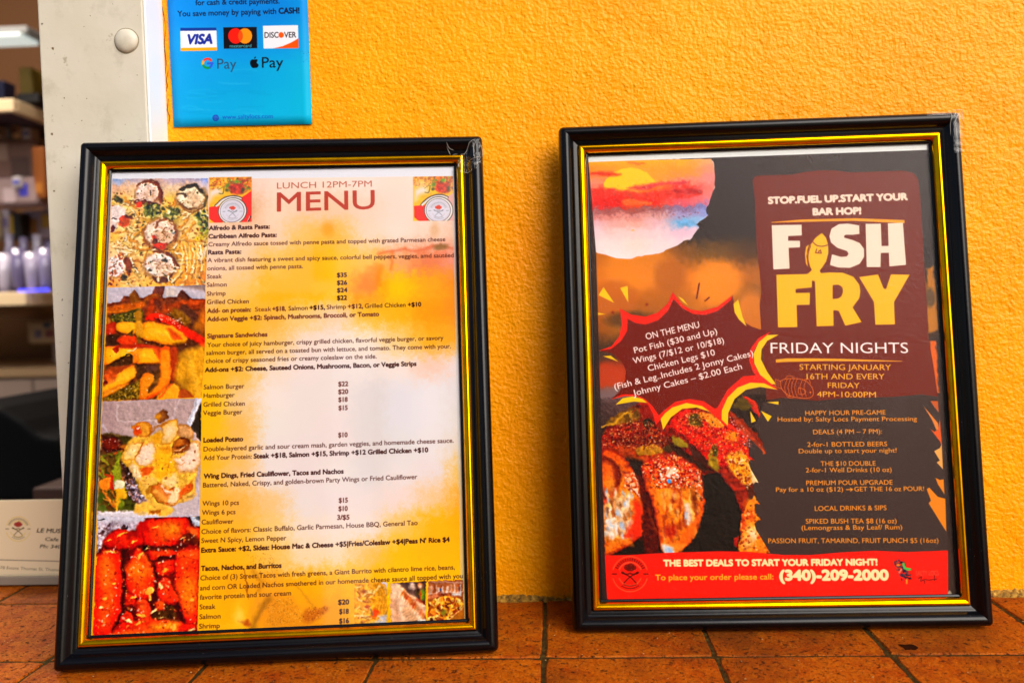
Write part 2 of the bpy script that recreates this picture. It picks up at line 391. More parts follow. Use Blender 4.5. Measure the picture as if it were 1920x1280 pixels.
def sheet(name, pr, w, m, parent=None, loc=None, curl=0):
    """flat printed sheet with its UVs in sheet millimetres"""
    n = 12; vs = []; uv = []
    for j in range(n+1):
        for i in range(n+1):
            u = pr.u0+(pr.u1-pr.u0)*i/n; v = pr.v0+(pr.v1-pr.v0)*j/n
            vs.append((u*MM, (-w+curl*math.sin(i/n*9+j*.7))*MM, v*MM)); uv.append((i/n, j/n))
    fs = [(j*(n+1)+i, j*(n+1)+i+1, (j+1)*(n+1)+i+1, (j+1)*(n+1)+i) for j in range(n) for i in range(n)]
    me = mesh(name, vs, fs, True); ul = me.uv_layers.new(name='UVMap')
    for p in me.polygons:
        for li in p.loop_indices: ul.data[li].uv = uv[me.loops[li].vertex_index]
    return obj(name, me, m, parent, loc)

# ------------------------------------------------------------------ large structure
GX, GY, PITCHX = 195.3, -94.0, 98.0
def slab(name, *a, mt, kind='structure', **k):
    o = obj(name, box_mesh(name, *a, **k), mt); tag(o, kind=kind); return o
ground = slab('ground', -60000, 60000, -60000, 60000, -1110, -1050, mt=mat('pale_concrete_paving', '9a9184', .9))
# added unseen board screens, slotted to shape the picture glass reflections; lanterns above
PW = mat('dark_screen_boards', '3a2a1c', .7)
def build_screen(x0, x1, z1):
    w_ = slab('added_screen', x0, x1, -2160, -2100, -1050, z1, mt=PW); n = int((x1-x0)/95)
    for i in range(n): obj('plank', box_mesh('plank', x0+(x1-x0)*i/n+3, x0+(x1-x0)*(i+1)/n-3, -2099.5, -2086, -1040, z1-6, bev=2), PW, w_)
build_screen(-820, -85, 1130); build_screen(45, 700, 1400)
slab('added_screen_beam', -820, 44, -2170, -2080, 1131, 1180, mt=PW)
for lx, lz in ((-330, 1400), (-120, 1410)):
    lt = slab('mirrored_lantern', lx-38, lx+38, -2160, -2084, lz-150, lz, mt=mat('black_lantern_metal', '15110e', .5), bev=6)
    obj('lantern_cap', box_mesh('lantern_cap', lx-52, lx+52, -2172, -2072, lz+.5, lz+16, bev=4), mat('lantern_cap_metal', '15110e', .5), lt); obj('lantern_stem', box_mesh('lantern_stem', lx-4, lx+4, -2126, -2118, lz+16.5, 2100), mat('lantern_stem_metal', '15110e', .5), lt)
slab('added_screen_rail', -820, 700, -2150, -2095, 2100, 2150, mt=PW)
def wall_base_wear(m):
    N = NT(m); sep = N.n('ShaderNodeSeparateXYZ'); N.l(N.obco(), sep.inputs[0])
    h = N.math('ADD', N.math('MULTIPLY', sep.outputs[2], 55.), N.math('MULTIPLY', N.noise(130, 5, .7), .9))
    old = N.b.inputs['Base Color'].links[0].from_socket
    c = N.mix(N.ramp(h, [(.50, 1.), (.62, 0.)]), old, N.ramp(N.noise(300, 5, .7), [(.35, '6a4810'), (.55, 'b08a38'), (.75, 'd8c890')]))
    N.l(c, N.b.inputs['Base Color'])
wall_base_wear(M['stucco'])
wall = slab('wall', -54.4, 1700, 0, 100, -1050, 1600, mt=M['stucco'])
tag(wall, 'rough yellow orange stucco wall behind the two framed menus', 'wall'); 
# the tiled counter: a mortar bed with single terracotta tiles on it
counter = slab('counter', -1090, 1200, -480, 300, -60, -.75, mt=M['grout'])
rnd = random.Random(4)
tile_me = []
for i in range(8):
    b = 48.1+rnd.uniform(-.3, .15); bm = bmesh.new()
    n = 14; rr = random.Random(i); pts = []
    for s_ in range(4):
        for k in range(n):
            t = -b+2*b*k/n; o = b+rr.uniform(-.45, .15)-(1.2 if k == 0 else 0)
            pts.append([(t, -o), (o, t), (-t, o), (-o, -t)][s_])
    top = [bm.verts.new((x*.985*MM, y*.985*MM, 0)) for x, y in pts]
    mid = [bm.verts.new((x*MM, y*MM, -.8*MM)) for x, y in pts]; low = [bm.verts.new((x*MM, y*MM, -9*MM)) for x, y in pts]
    bm.faces.new(top)
    for a, c in ((top, mid), (mid, low)):
        for k in range(len(pts)): bm.faces.new((a[k-1], c[k-1], c[k], a[k]))
    bmesh.ops.recalc_face_normals(bm, faces=bm.faces)
    me = bpy.data.meshes.new('tile'); bm.to_mesh(me); bm.free(); me.materials.append(M['tile']); tile_me.append(me)
for j in range(-1, 3):
    for i in range(-9, 8):
        x = GX+PITCHX*(i+.5)+(rnd.uniform(-.5, .5)); y = -98.1*(j+.5)+3.6+rnd.uniform(-.3, .3)
        if j < 0 and x > -124: continue
        o = obj('tile', rnd.choice(tile_me), None, counter, (x*MM, y*MM, rnd.uniform(-.25, .1)*MM))
        o.rotation_euler = (rnd.uniform(-.002, .002), rnd.uniform(-.002, .002), rnd.uniform(-.006, .006)+rnd.choice((0, 1, 2, 3))*math.pi/2)
# crumbs and a dark spill on the tiles
rs_ = random.Random(12); V_ = []; F_ = []
for k in range(150):
    x, y = rs_.uniform(-240, 520), rs_.uniform(-170, -4); r = rs_.uniform(.15, .6); b0 = len(V_)
    V_ += [((x+r*math.cos(a)*rs_.uniform(.7, 1.2))*MM, (y+r*math.sin(a))*MM, .05*MM) for a in (0, 1.3, 2.6, 3.8, 5)]+[(x*MM, y*MM, r*.8*MM)]
    F_ += [(b0+i, b0+(i+1) % 5, b0+5) for i in range(5)]
tag(obj('crumbs', mesh('crumbs', V_, F_), mat('pale_crumbs', 'b88a50', .9)), 'scattered pale crumbs and grit on the terracotta counter', 'crumbs', None, 'stuff')
stp = [(x*MM, y*MM, .2*MM) for x, y in cat_rom([(405+5.5*math.cos(a)*(1+.3*math.sin(3*a+1))*.8, -84+6*math.sin(a)*(1+.4*math.cos(2*a))) for a in np.linspace(0, 6.0, 12)], 3)]
obj('dark_stain', mesh('dark_stain', stp, [tuple(range(len(stp)))]), mat('dark_spill', '2a1206', .95, spec=.02), counter)
# crumbly bead where the plaster meets the tiles
def bead():
    rs = random.Random(8); vs = []; fs = []; n = 520; x0 = -54; x1 = 900; prof = ((-3.2, -1), (-2.9, .6), (-1.6, 2.0), (-.3, 3.4), (.5, 4.6))
    for i in range(n+1):
        x = x0+(x1-x0)*i/n; g = 1+.35*math.sin(i*.21)+.25*math.sin(i*.067+1)
        for (y, z) in prof: vs.append(((x+rs.uniform(-.5, .5))*MM, (y*g+rs.uniform(-.5, .5))*MM, max(z*g*.8+rs.uniform(-.5, .6), -1)*MM))
    k = len(prof)
    for i in range(n):
        for j in range(k-1): fs.append((i*k+j, (i+1)*k+j, (i+1)*k+j+1, i*k+j+1))
    m = mat('crumbled_plaster', 'b08a40', .9); N = NT(m)
    N.l(N.ramp(N.noise(260, 5, .7), [(.32, '3a2608'), (.46, '8a6418'), (.6, 'b88c30'), (.78, 'dcc98a')]), N.b.inputs['Base Color'])
    N.l(N.bump(N.noise(600, 4), .0008), N.b.inputs['Normal'])
    tag(obj('plaster_bead', mesh('plaster_bead', vs, fs), m), kind='structure')
bead()
for ck in (((-54, 362), (-52.6, 372), (-53.4, 385), (-51.6, 396), (-53.6, 410)), ((-53.9, 352), (-52.4, 357), (-53, 361), (-51.2, 368)), ((-53, 331), (-51.6, 336), (-53.3, 341), (-51.9, 349))):
    tube_pts = [(x, -.05, z) for x, z in ck]
    V_ = []; F_ = []
    for i, (x, y, z) in enumerate(tube_pts):
        w = .12+.3*abs(math.sin(i*2.1)); V_ += [(x*MM-w*MM, y*MM, z*MM), (x*MM, y*MM-.0002, z*MM+w*MM), (x*MM+w*MM, y*MM, z*MM)]
    for i in range(len(tube_pts)-1):
        for k in range(2): F_.append((i*3+k, (i+1)*3+k, (i+1)*3+k+1, i*3+k+1))
    obj('crack', mesh('crack', V_, F_), bpy.data.materials.get('crack_shadow') or mat('crack_shadow', '5a3206', .9), wall)
# cream post: the jamb of the service opening, standing 26 mm proud of the stucco
post = empty('door_post', (-.0898, 0, 0), 'cream painted wooden post with a round bolt head, left of the yellow wall', 'post')
pm = obj('post_body', box_mesh('post_body', -35.1, 34.9, -26, 110, -1.5, 1600, bev=1.2), M['post'], post)
def dome(name, r, h, m, parent, loc):
    vs = []; fs = []; n = 40; k = 10
    for j in range(k+1):
        t = j/k*math.pi/2; rr = r*math.cos(t)**.8 if j < k else 0; z = h*math.sin(t)
        for i in range(n):
            a = 2*math.pi*i/n; w = 1+.012*math.sin(3*a+1)+.008*math.sin(7*a)
            vs.append((rr*w*math.cos(a)*MM, -z*MM, rr*w*math.sin(a)*MM))
    for j in range(k):
        for i in range(n): fs.append((j*n+i, j*n+(i+1) % n, (j+1)*n+(i+1) % n, (j+1)*n+i))
    return obj(name, mesh(name, vs, fs, True), m, parent, loc)
obj('lit_side_strip', box_mesh('lit_side_strip', 35.02, 36.4, -25.6, -.2, -1.5, 1600, bev=.4), mat('cool_white_lit_side', 'eef6fa', .35), post)  # added strip, its cool white holding the light on the post's right side
dome('dirt_ring', 8.3, .12, mat('grime', '8a7f66', .8), post, (.0232, -.0260, .3800))
dome('bolt_head', 7.6, 3.2, M['post'], post, (.0232, -.0260, .3801))
# little nail holes and chips in the paint
rs = random.Random(3); vs = []; fs = []
for (px, pz, r) in ((-30, 377, 1.2), (-33.5, 322, 1.0), (-34, 285, .8), (-24, 345, .5), (-13, 330, .5), (-19, 300, .4), (-9, 344, .4), (-28, 300, .5), (-12, 288, .4), (-27, 250, .5), (-20, 212, .6), (-30, 172, .5), (-33, 135, .6), (-4, 397, .4)):
    k = len(vs); n = 9
    for i in range(n):
        a = 2*math.pi*i/n; q = r*rs.uniform(.5, 1.1); vs.append(((px+4+q*math.cos(a))*MM, -26.06*MM, (pz+q*math.sin(a))*MM))
    fs.append(tuple(range(k, k+n)))
obj('paint_chip', mesh('paint_chip', vs, fs), mat('bare_rusty_wood', '6b5332', .9), post)['kind'] = 'stuff'

# ------------------------------------------------------------------ service room seen through the opening, out of focus
def at(px, py, Y):
    d = _r*(px-960)/F_PX+_d*(py-640)/F_PX+_f
    return np.array([CX, -CD, CH])+d*(Y+CD)/d[1]
RY = 1500
slab('room_wall', -2600, 700, RY, RY+60, -1050, 1300, mt=mat('brown_back_wall', '5a3408', .8))
slab('side_wall', -2660, -2600, 100, RY, -1050, 1300, mt=mat('brown_back_wall_side', '4a3a2a', .8))
slab('side_wall', 700, 760, 100, RY, -1050, 1300, mt=mat('room_side', '4a3a2a', .8))
slab('ceiling', -2660, 760, 100, RY+60, 1300, 1340, mt=mat('dim_ceiling', '6a6678', .9))
slab('floor', -2660, 760, 301, RY+60, -1049, -1040, mt=mat('dim_floor', '3a2c22', .9))
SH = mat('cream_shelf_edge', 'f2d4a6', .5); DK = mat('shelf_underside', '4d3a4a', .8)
def shelf(name, px, pyt, pyb, Y, depth, label):
    a = at(px, pyt, Y); b = at(px, pyb, Y); t = empty(name, (a[0]*MM, Y*MM, a[2]*MM), label, 'shelf', 'shelves inside the service room')
    th = a[2]-b[2]
    obj('edge_strip', box_mesh('edge_strip', -1300, 0, 0, 12, -th, 0, bev=2), SH, t)
    obj('end_strip', box_mesh('end_strip', -14, .5, 12.2, depth, -th, 0, bev=2), SH, t)
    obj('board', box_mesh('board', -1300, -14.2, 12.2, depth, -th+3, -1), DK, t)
    for x in (-120, -620):
        me = mesh('bracket', [(x*MM+dx, y*MM, z*MM) for dx in (0, .02) for (y, z) in ((40, -th), (depth, -th), (depth, -th-150), (depth-20, -th-150), (depth-22, -th-30), (40, -th-18))],
                  [(0, 1, 2, 3, 4, 5), (11, 10, 9, 8, 7, 6)]+[(i, i+6, (i+1) % 6+6, (i+1) % 6) for i in range(6)])
        obj('bracket', me, mat('shelf_bracket', 'b59a86', .5), t)
    return a
us = shelf('wall_shelf', 25, 185, 209, 1000, 300, 'upper cream edged shelf in the blurred room')
ls = shelf('wall_shelf', 48, 547, 572, 1000, 300, 'lower cream edged shelf carrying drinking glasses in the blurred room')
def lathe(name, prof, m, parent=None, loc=None, n=28):
    vs = [(r*math.cos(2*math.pi*i/n)*MM, r*math.sin(2*math.pi*i/n)*MM, z*MM) for r, z in prof for i in range(n)]
    fs = [(j*n+i, j*n+(i+1) % n, (j+1)*n+(i+1) % n, (j+1)*n+i) for j in range(len(prof)-1) for i in range(n)]
    fs += [tuple(range(n))[::-1], tuple((len(prof)-1)*n+i for i in range(n))]
    return obj(name, mesh(name, vs, fs, True), m, parent, loc)
GL = [mat('cloudy_glass_'+c, c, .12, spec=.8, coat=.4) for c in ('8f86a8', 'a9a0b8', '6d6488', 'c4bccc')]
LED = mat('blue_led_glow', '2a2cf0', .4); LED.node_tree.nodes['Principled BSDF'].inputs['Emission Color'].default_value = (.08, .08, 1, 1); LED.node_tree.nodes['Principled BSDF'].inputs['Emission Strength'].default_value = 1.1
gl_lab = ['tall cloudy tumbler on the lower shelf, nearest the cream post', 'second cloudy tumbler from the post on the lower shelf', 'third cloudy tumbler from the post on the lower shelf', 'cloudy tumbler at the far left of the lower shelf']
for k, (px, py) in enumerate(((88, 466), (62, 474), (36, 466), (10, 476))):
    Y = 1030+8*k; b = at(px, 545, Y); tp = at(px, py, Y); hgt = tp[2]-ls[2]
    o = lathe('drinking_glass', [(9, 0), (10.5, 3), (12.5, hgt*.5), (13.5, hgt), (12.3, hgt), (10.8, 6)], GL[k % 4], None, (b[0]*MM, Y*MM, (ls[2]+.3)*MM))
    tag(o, gl_lab[k], 'glass', 'glasses on the lower shelf')
for k, (px, py, lab) in enumerate(((97, 452, 'slim pale glass behind the front tumblers, by the post'), (74, 440, 'slim dark glass standing behind the tumblers'), (49, 445, 'slim lilac glass behind the tumblers'), (22, 438, 'slim grey glass behind the leftmost tumblers'))):
    Y = 1110+6*k; b = at(px, 540, Y); tp = at(px, py, Y); hgt = tp[2]-ls[2]
    tag(lathe('drinking_glass', [(10, 0), (12, hgt*.6), (8, hgt*.8), (8, hgt), (7, hgt), (6, 8)], GL[(k+2) % 4], None, (b[0]*MM, Y*MM, (ls[2]+.3)*MM)), lab, 'glass', 'glasses on the lower shelf')
b = at(75, 540, 1022)
o = obj('led_strip', box_mesh('led_strip', -34, 26, 0, 4, 0, 5, bev=1), LED, None, (b[0]*MM, 1.006, (ls[2]+.3)*MM)); tag(o, 'short blue led strip glowing at the foot of the glasses', 'led strip')
# goods between the shelves: bags and boxes
def clutter(name, x0, y0, x1, y1, Y, dep, col, label, cat, sub=()):
    a = at(x0, y1, Y); b = at(x1, y0, Y); w = b[0]-a[0]; hh = b[2]-a[2]
    t = empty(name, (a[0]*MM, Y*MM, a[2]*MM), label, cat)
    obj('body', box_mesh('body', 0, w, 0, dep, 0, hh, bev=min(w, hh)*.16, seg=3, jit=2, seed=int(x0+y0)), mat(name+'_body', col, .6), t)
    for k, (u0, v0, u1, v1, c) in enumerate(sub):
        obj('printed_patch', box_mesh('printed_patch', u0*w, u1*w, -1.5, -.2, v0*hh, v1*hh, bev=.4), mat(name+'_patch', c, .6), t)
clutter('snack_bag', -30, 258, 62, 352, 1120, 120, '7d5a4c', 'crumpled greyish brown bag heaped below the upper shelf', 'bag', ((.1, .55, .5, .9, 'a08070'), (.55, .2, .9, .6, '5c4038')))
clutter('cardboard_box', 64, 275, 80, 372, 1060, 60, 'a2560e', 'upright orange brown box beside the post', 'box', ((.2, .1, .8, .3, 'c87a20'),))
clutter('paper_cup_stack', -20, 330, 70, 386, 1060, 60, 'a68a86', 'pale mauve stack of wrapped cups on the middle heap', 'cups', ((.62, .3, .80, .75, '4a46c8'), (.3, .1, .55, .6, 'c8b0b0')))
clutter('patterned_carton', 38, 392, 104, 452, 1180, 90, 'a08890', 'pale carton with orange and olive spots behind the glasses', 'carton', ((.3, .2, .5, .7, 'a06a28'), (.6, .4, .85, .85, 'b88a20'), (.05, .5, .2, .9, '5a5030')))
clutter('black_jar', 18, 398, 38, 450, 1150, 60, '1c1208', 'small black jar with a yellow band beside the patterned carton', 'jar', ((.1, .2, .4, .9, 'c8a020'),))
clutter('olive_bottle', 38, 125, 60, 186, 1090, 40, '7a6418', 'blurred olive yellow bottle standing on the upper shelf', 'bottle', ())
clutter('black_pan', 30, 174, 72, 193, 1060, 80, '0c0806', 'low black pan beside the bottle on the upper shelf', 'pan', ())
clutter('blue_can', -12, 150, 5, 186, 1080, 40, '20244a', 'dark blue can at the left of the upper shelf', 'can', ())
clutter('picture_carton', 52, 600, 106, 645, 1180, 80, '9c7a54', 'tan carton with dark pictures under the lower shelf', 'carton', ((.25, .25, .48, .6, '5a4a5c'), (.6, .25, .9, .6, '6a2a20'), (.55, .68, .8, .9, '2a3040')))
k_ = 0
for (x0, y0, x1, y1, Y, c, sb) in ((-26, 232, -4, 258, 1130, 'c8b4a0', '8c3c30'), (0, 236, 16, 260, 1130, '8c98a8', 'd8d0c8'), (20, 228, 36, 260, 1135, 'd0a070', '704028'), (40, 238, 58, 262, 1130, 'b8a8a8', '5c5c90'), (4, 392, 16, 440, 1200, 'c0b0b8', '7c6c98'), (22, 330, 40, 352, 1050, 'd8ccc8', '5858c0'), (-20, 396, 0, 450, 1190, 'a89070', 'd0b040'), (64, 455, 76, 540, 1160, 'b8b0c8', '8880a8')):
    k_ += 1
    clutter('packet', x0, y0, x1, y1, Y, 30, c, ['pale packet with a red band at the far left under the upper shelf', 'bluish grey packet under the upper shelf', 'tan packet with a brown patch under the upper shelf', 'mauve packet nearest the post under the upper shelf', 'slim lilac packet between the jar and the left edge', 'small white packet with a blue mark on the cup stack', 'olive tan packet with a yellow mark at the far left', 'tall pale packet standing behind the tumblers by the post'][k_-1], 'packet', ((.15, .3, .8, .65, sb),))
# steel prep counter with a tiled splash, and black machine in front
bc = at(0, 690, 1150); bb = at(0, 708, 1150)
pc = empty('prep_counter', (at(-200, 690, 1150)[0]*MM, 1.15, bc[2]*MM), 'tan edged prep counter with pale block front in the blurred room', 'counter')
obj('counter_top', box_mesh('counter_top', -600, 800, 0, 300, -(bc[2]-bb[2]), 0, bev=3), mat('tan_counter_edge', 'b08c62', .5), pc)
obj('counter_front', box_mesh('counter_front', -600, 800, 14, 290, -900, -(bc[2]-bb[2])-.3), mat('block_joint', '6e5a50', .8), pc)
BLK = mat('beige_block', '9c8474', .7)
for j in range(6):
    for i in range(-3, 6):
        obj('block', box_mesh('block', i*98+(j % 2)*49, i*98+94+(j % 2)*49, 9, 15, -(bc[2]-bb[2])-4-(j+1)*46, -(bc[2]-bb[2])-6-j*46, bev=2), BLK, pc)
bm = bmesh.new()
a = at(-60, 935, 520); prof = [(-60, 940), (-60, 752), (0, 765), (40, 790), (70, 815), (112, 822), (116, 850), (116, 940)]
pts = [at(x, y, 520) for x, y in prof]
k = len(pts); V = [(p[0]*MM, .52, p[2]*MM) for p in pts]+[(p[0]*MM, .72, p[2]*MM) for p in pts]
F = [tuple(range(k)), tuple(range(2*k-1, k-1, -1))]+[(i, i+k, (i+1) % k+k, (i+1) % k) for i in range(k)]
mc = obj('coffee_machine', mesh('coffee_machine', V, F), mat('black_plastic', '050506', .7, spec=.1)); bm.free()
md = mc.modifiers.new('bevel', 'BEVEL'); md.width = .008; md.segments = 3
tag(mc, 'low black machine with a sloping top behind the business cards', 'machine')
a = at(96, 905, 500)
o = obj('dark_handle', box_mesh('dark_handle', -9, 12, 0, 20, -8, 2, bev=3), mat('handle_dark_grey', '23262e', .25), mc)  # small dark grey handle, smoother than the body
cb = [at(112, 735, 900), at(100, 752, 900), at(95, 775, 900), at(96, 800, 900)]
def tube(name, pts, r, m, parent=None, n=8):
    pts = [Vector(p)*MM for p in pts]; vs = []; fs = []
    for i, p in enumerate(pts):
        t = (pts[min(i+1, len(pts)-1)]-pts[max(i-1, 0)]).normalized(); a = t.cross(Vector((0, .3, 1))).normalized(); b = t.cross(a)
        rr = r if not callable(r) else r(i/(len(pts)-1))
        for k in range(n): vs.append(p+(a*math.cos(2*math.pi*k/n)+b*math.sin(2*math.pi*k/n))*rr*MM)
    for i in range(len(pts)-1):
        for k in range(n): fs.append((i*n+k, i*n+(k+1) % n, (i+1)*n+(k+1) % n, (i+1)*n+k))
    return obj(name, mesh(name, vs, fs, True), m, parent)
tag(tube('power_cable', cat_rom(cb, 5, False), 4, mat('grey_cable', '3a3438', .5)), 'thin grey cable hanging against the pale blocks', 'cable')
a = at(60, 915, 420); b = at(122, 942, 420)
o = obj('wooden_tray', box_mesh('wooden_tray', 0, b[0]-a[0]+20, 0, 60, b[2]-a[2], 0, bev=2), mat('brown_tray', '3a1e10', .6), None, (a[0]*MM, .42, a[2]*MM)); tag(o, 'dark brown tray edge just behind the business cards', 'tray')
obj('tray_leg', box_mesh('tray_leg', 2, 40, 5, 55, -(a[2]+1040), b[2]-a[2]-.3), mat('tray_leg_brown', '24140c', .7), o)
obj('machine_stand', box_mesh('machine_stand', pts[0][0], pts[-1][0], 530, 710, -1040, pts[0][2]-.3), mat('stand_dark', '120e0c', .7), mc)
lf = empty('ceiling_light', (at(0, 70, 1000)[0]*MM, 1.0, at(0, 62, 1000)[2]*MM), 'grey white strip light under the ceiling of the room', 'lamp')
LM = mat('strip_light_diffuser', 'c8d0cc', .4); LM.node_tree.nodes['Principled BSDF'].inputs['Emission Color'].default_value = (.8, .9, .85, 1); LM.node_tree.nodes['Principled BSDF'].inputs['Emission Strength'].default_value = .35
obj('diffuser', box_mesh('diffuser', -400, 38, 0, 60, -8, 0, bev=2), LM, lf); obj('housing', box_mesh('housing', -410, 48, 8, 80, .3, 14, bev=2), mat('lamp_housing', '8a8a88', .5), lf)
lp = bpy.data.lights.new('room_lamp', 'AREA'); lp.energy = 13; lp.shape = 'RECTANGLE'; lp.size = .9; lp.size_y = .3; lp.color = (1, .88, .76)
lo = bpy.data.objects.new('room_lamp', lp); COL.objects.link(lo); lo.location = (-1.0, .75, 1.28)

# ------------------------------------------------------------------ picture frames
B = 17.8; FW, FH = 216+2*B+1.5, 279+2*B+3.0
RAIL = [(0, 0), (0, 6.5), (.35, 8.6), (1.2, 10.4), (2.4, 11.5), (3.8, 12), (5.0, 11.9), (6.2, 11.2), (7.3, 9.9), (8.2, 8.5), (8.9, 7.7), (9.6, 7.5), (11.3, 7.3), (11.7, 7.0), (11.9, 5), (11.9, 0)]
LIP = [(12.0, 5.2), (12.0, 8.0), (12.3, 8.8), (12.9, 9.25), (13.7, 9.3), (14.6, 9.0), (15.4, 8.4), (16.0, 7.6), (16.4, 6.7), (16.7, 5.2)]
INNER = [(16.75, 5.2), (16.75, 5.9), (17.5, 5.7), (17.95, 5.2)]  # black strip that also stands in for the rebate's shadow
RAIL, LIP, INNER = [[(s*1.045, w) for s, w in P_] for P_ in (RAIL, LIP, INNER)]
def dense(p, k=3):
    return p
def rail_mesh(name, prof, side, r=3.2, gap=.03):
    """one mitred length of moulding; side 0 bottom, 1 right, 2 top, 3 left"""
    hw = FW/2; L = FW if side % 2 == 0 else FH; st = [0, .2, .4, .6, .8, 1.]
    rows = []
    def end(s, t):                       # t 1 = on the mitre, 0 = start of the straight
        if s < r: a = math.radians(45)*t; return r-(r-s)*math.sin(a), r-(r-s)*math.cos(a)
        return s+(1-t)*r, s
    for t in st[::-1]: rows.append([end(s, t) for s, w in prof])
    mid = [(L/2, s) for s, w in prof]; rows.append(mid)
    for t in st: rows.append([(L-end(s, t)[0], end(s, t)[1]) for s, w in prof])
    vs = []
    for k, row in enumerate(rows):
        for (a, s), (_, w) in zip(row, prof):
            a = a+(gap if k < len(rows)/2 else -gap)*(1 if k in (0, len(rows)-1) else 0)
            if side == 0: u, v = -hw+a, s
            elif side == 1: u, v = hw-s, a
            elif side == 2: u, v = hw-a, FH-s
            else: u, v = -hw+s, FH-a
            vs.append((u*MM, -w*MM, v*MM))
    n = len(prof); fs = []
    for k in range(len(rows)-1):
        for i in range(n): fs.append((k*n+i, k*n+(i+1) % n, (k+1)*n+(i+1) % n, (k+1)*n+i))
    fs += [tuple(range(n)), tuple(range((len(rows)-1)*n, len(rows)*n))[::-1]]
    me = mesh(name, vs, fs, True)
    bm = bmesh.new(); bm.from_mesh(me); bmesh.ops.recalc_face_normals(bm, faces=bm.faces)
    for f in bm.faces:
        if len(f.verts) > 4: f.smooth = False
    for e in bm.edges:
        if len(e.link_faces) == 2 and e.calc_face_angle(0) > math.radians(38): e.smooth = False
    bm.to_mesh(me); bm.free(); return me
def frame_matrix(x0, y0, yaw, lean, tilt, dz=0):
    ux = Vector((math.cos(yaw), math.sin(yaw), 0)); n0 = Vector((math.sin(yaw), -math.cos(yaw), 0))
    up = Vector((0, 0, 1))*math.cos(lean)-n0*math.sin(lean); n = n0*math.cos(lean)+Vector((0, 0, 1))*math.sin(lean)
    U = ux*math.cos(tilt)+up*math.sin(tilt); V = -ux*math.sin(tilt)+up*math.cos(tilt)
    m = Matrix.Identity(4)
    for i in range(3): m[i][0] = U[i]; m[i][1] = -n[i]; m[i][2] = V[i]; m[i][3] = (x0, y0, dz)[i]*MM
    return m
def make_frame(name, mx, label, pane_m, group):
    t = empty(name, (0, 0, 0), label, 'picture frame', group); t.matrix_world = mx
    for s in range(4):
        obj('rail', rail_mesh('rail', RAIL, s), M['black'], t)
        obj('gold_lip', rail_mesh('gold_lip', LIP, s, r=.1), M['gold'], t)
        obj('rebate_shadow_lip', rail_mesh('rebate_shadow_lip', INNER, s, r=.1), M['black'], t)
    obj('backing_board', box_mesh('backing_board', -FW/2+13, FW/2-13, -3.7, -1.2, 13, FH-13), mat('brown_fibreboard', '5c3f24', .9), t)
    obj('glass', box_mesh('glass', -FW/2+13, FW/2-13, -5.1, -4.15, 13, FH-13), pane_m, t)
    return t

# ------------------------------------------------------------------ the menu sheet (left frame)
H1 = [[8.21162918e-04, 7.52972260e-06, -4.41200899e-01], [-3.65124475e-05, -7.92704455e-04, 1.0], [-6.87252443e-08, 2.70454056e-07, 2.38769155e-03]]
H2 = [[7.11809099e-04, -3.41359441e-05, -1.0], [-9.62118558e-06, -7.03712091e-04, 8.42344790e-01], [5.68131981e-08, 1.04064216e-07, 1.99525252e-03]]
HW = [[8.79457343e-04, -3.54059092e-05, -3.94857703e-01], [-8.96481441e-06, -8.80299039e-04, 1.0], [6.71325287e-08, -7.13041802e-08, 2.38685498e-03]]
def emblem(p, cx, cy, r, ink, ring, hat, a=.9):
    """round cafe badge: two rings, chef hat over crossed spoons, dotted lettering"""
    for t0, t1 in ((195, 345), (15, 165)):
        p.ring(cx, cy, r, r*.045, ring, a, t0, t1); p.ring(cx, cy, r*.66, r*.05, ring, a, t0+8, t1-8)
    for k in range(15):
        t = math.radians(205+k*9.3); q = .82*r; x, y = cx+q*math.cos(t), cy+q*math.sin(t)
        p.L([(x-.05*r*math.cos(t), y-.05*r*math.sin(t)), (x+.06*r*math.cos(t), y+.06*r*math.sin(t))], r*.07, ink, a*.8, sm=False)
    for k in range(9):
        t = math.radians(55+k*8.6); q = .82*r; x, y = cx+q*math.cos(t), cy+q*math.sin(t); p.E(x, y, r*.05, r*.03, 0, ink, a*.8)
    p.L([(cx-r*1.0, cy), (cx-r*.78, cy)], r*.08, ink, a*.7); p.L([(cx+r*1.0, cy), (cx+r*.78, cy)], r*.08, ink, a*.7)
    for dx, dy, q in ((-.16, -.38, .17), (.04, -.44, .18), (.2, -.36, .14)): p.E(cx+dx*r, cy+dy*r, q*r, q*r*.85, 0, hat, a)
    p.P([(cx-.22*r, cy-.36*r), (cx+.24*r, cy-.36*r), (cx+.16*r, cy-.16*r), (cx-.16*r, cy-.16*r)], hat, a)
    p.L([(cx-.42*r, cy-.1*r), (cx-.2*r, cy+.02*r), (cx, cy-.04*r), (cx+.2*r, cy+.02*r), (cx+.42*r, cy-.1*r)], r*.09, ink, a*.8)
    p.L([(cx-.34*r, cy+.5*r), (cx, cy+.16*r), (cx+.4*r, cy-.04*r)], r*.06, ink, a); p.L([(cx+.34*r, cy+.5*r), (cx, cy+.16*r), (cx-.4*r, cy-.04*r)], r*.06, ink, a)
    p.E(cx-.42*r, cy-.06*r, r*.1, r*.06, 30, ink, a*.8); p.E(cx+.42*r, cy-.06*r, r*.1, r*.06, -30, ink, a*.8)
    p.L([(cx-.35*r, cy+.6*r), (cx, cy+.68*r), (cx+.35*r, cy+.6*r)], r*.06, ink, a*.7)

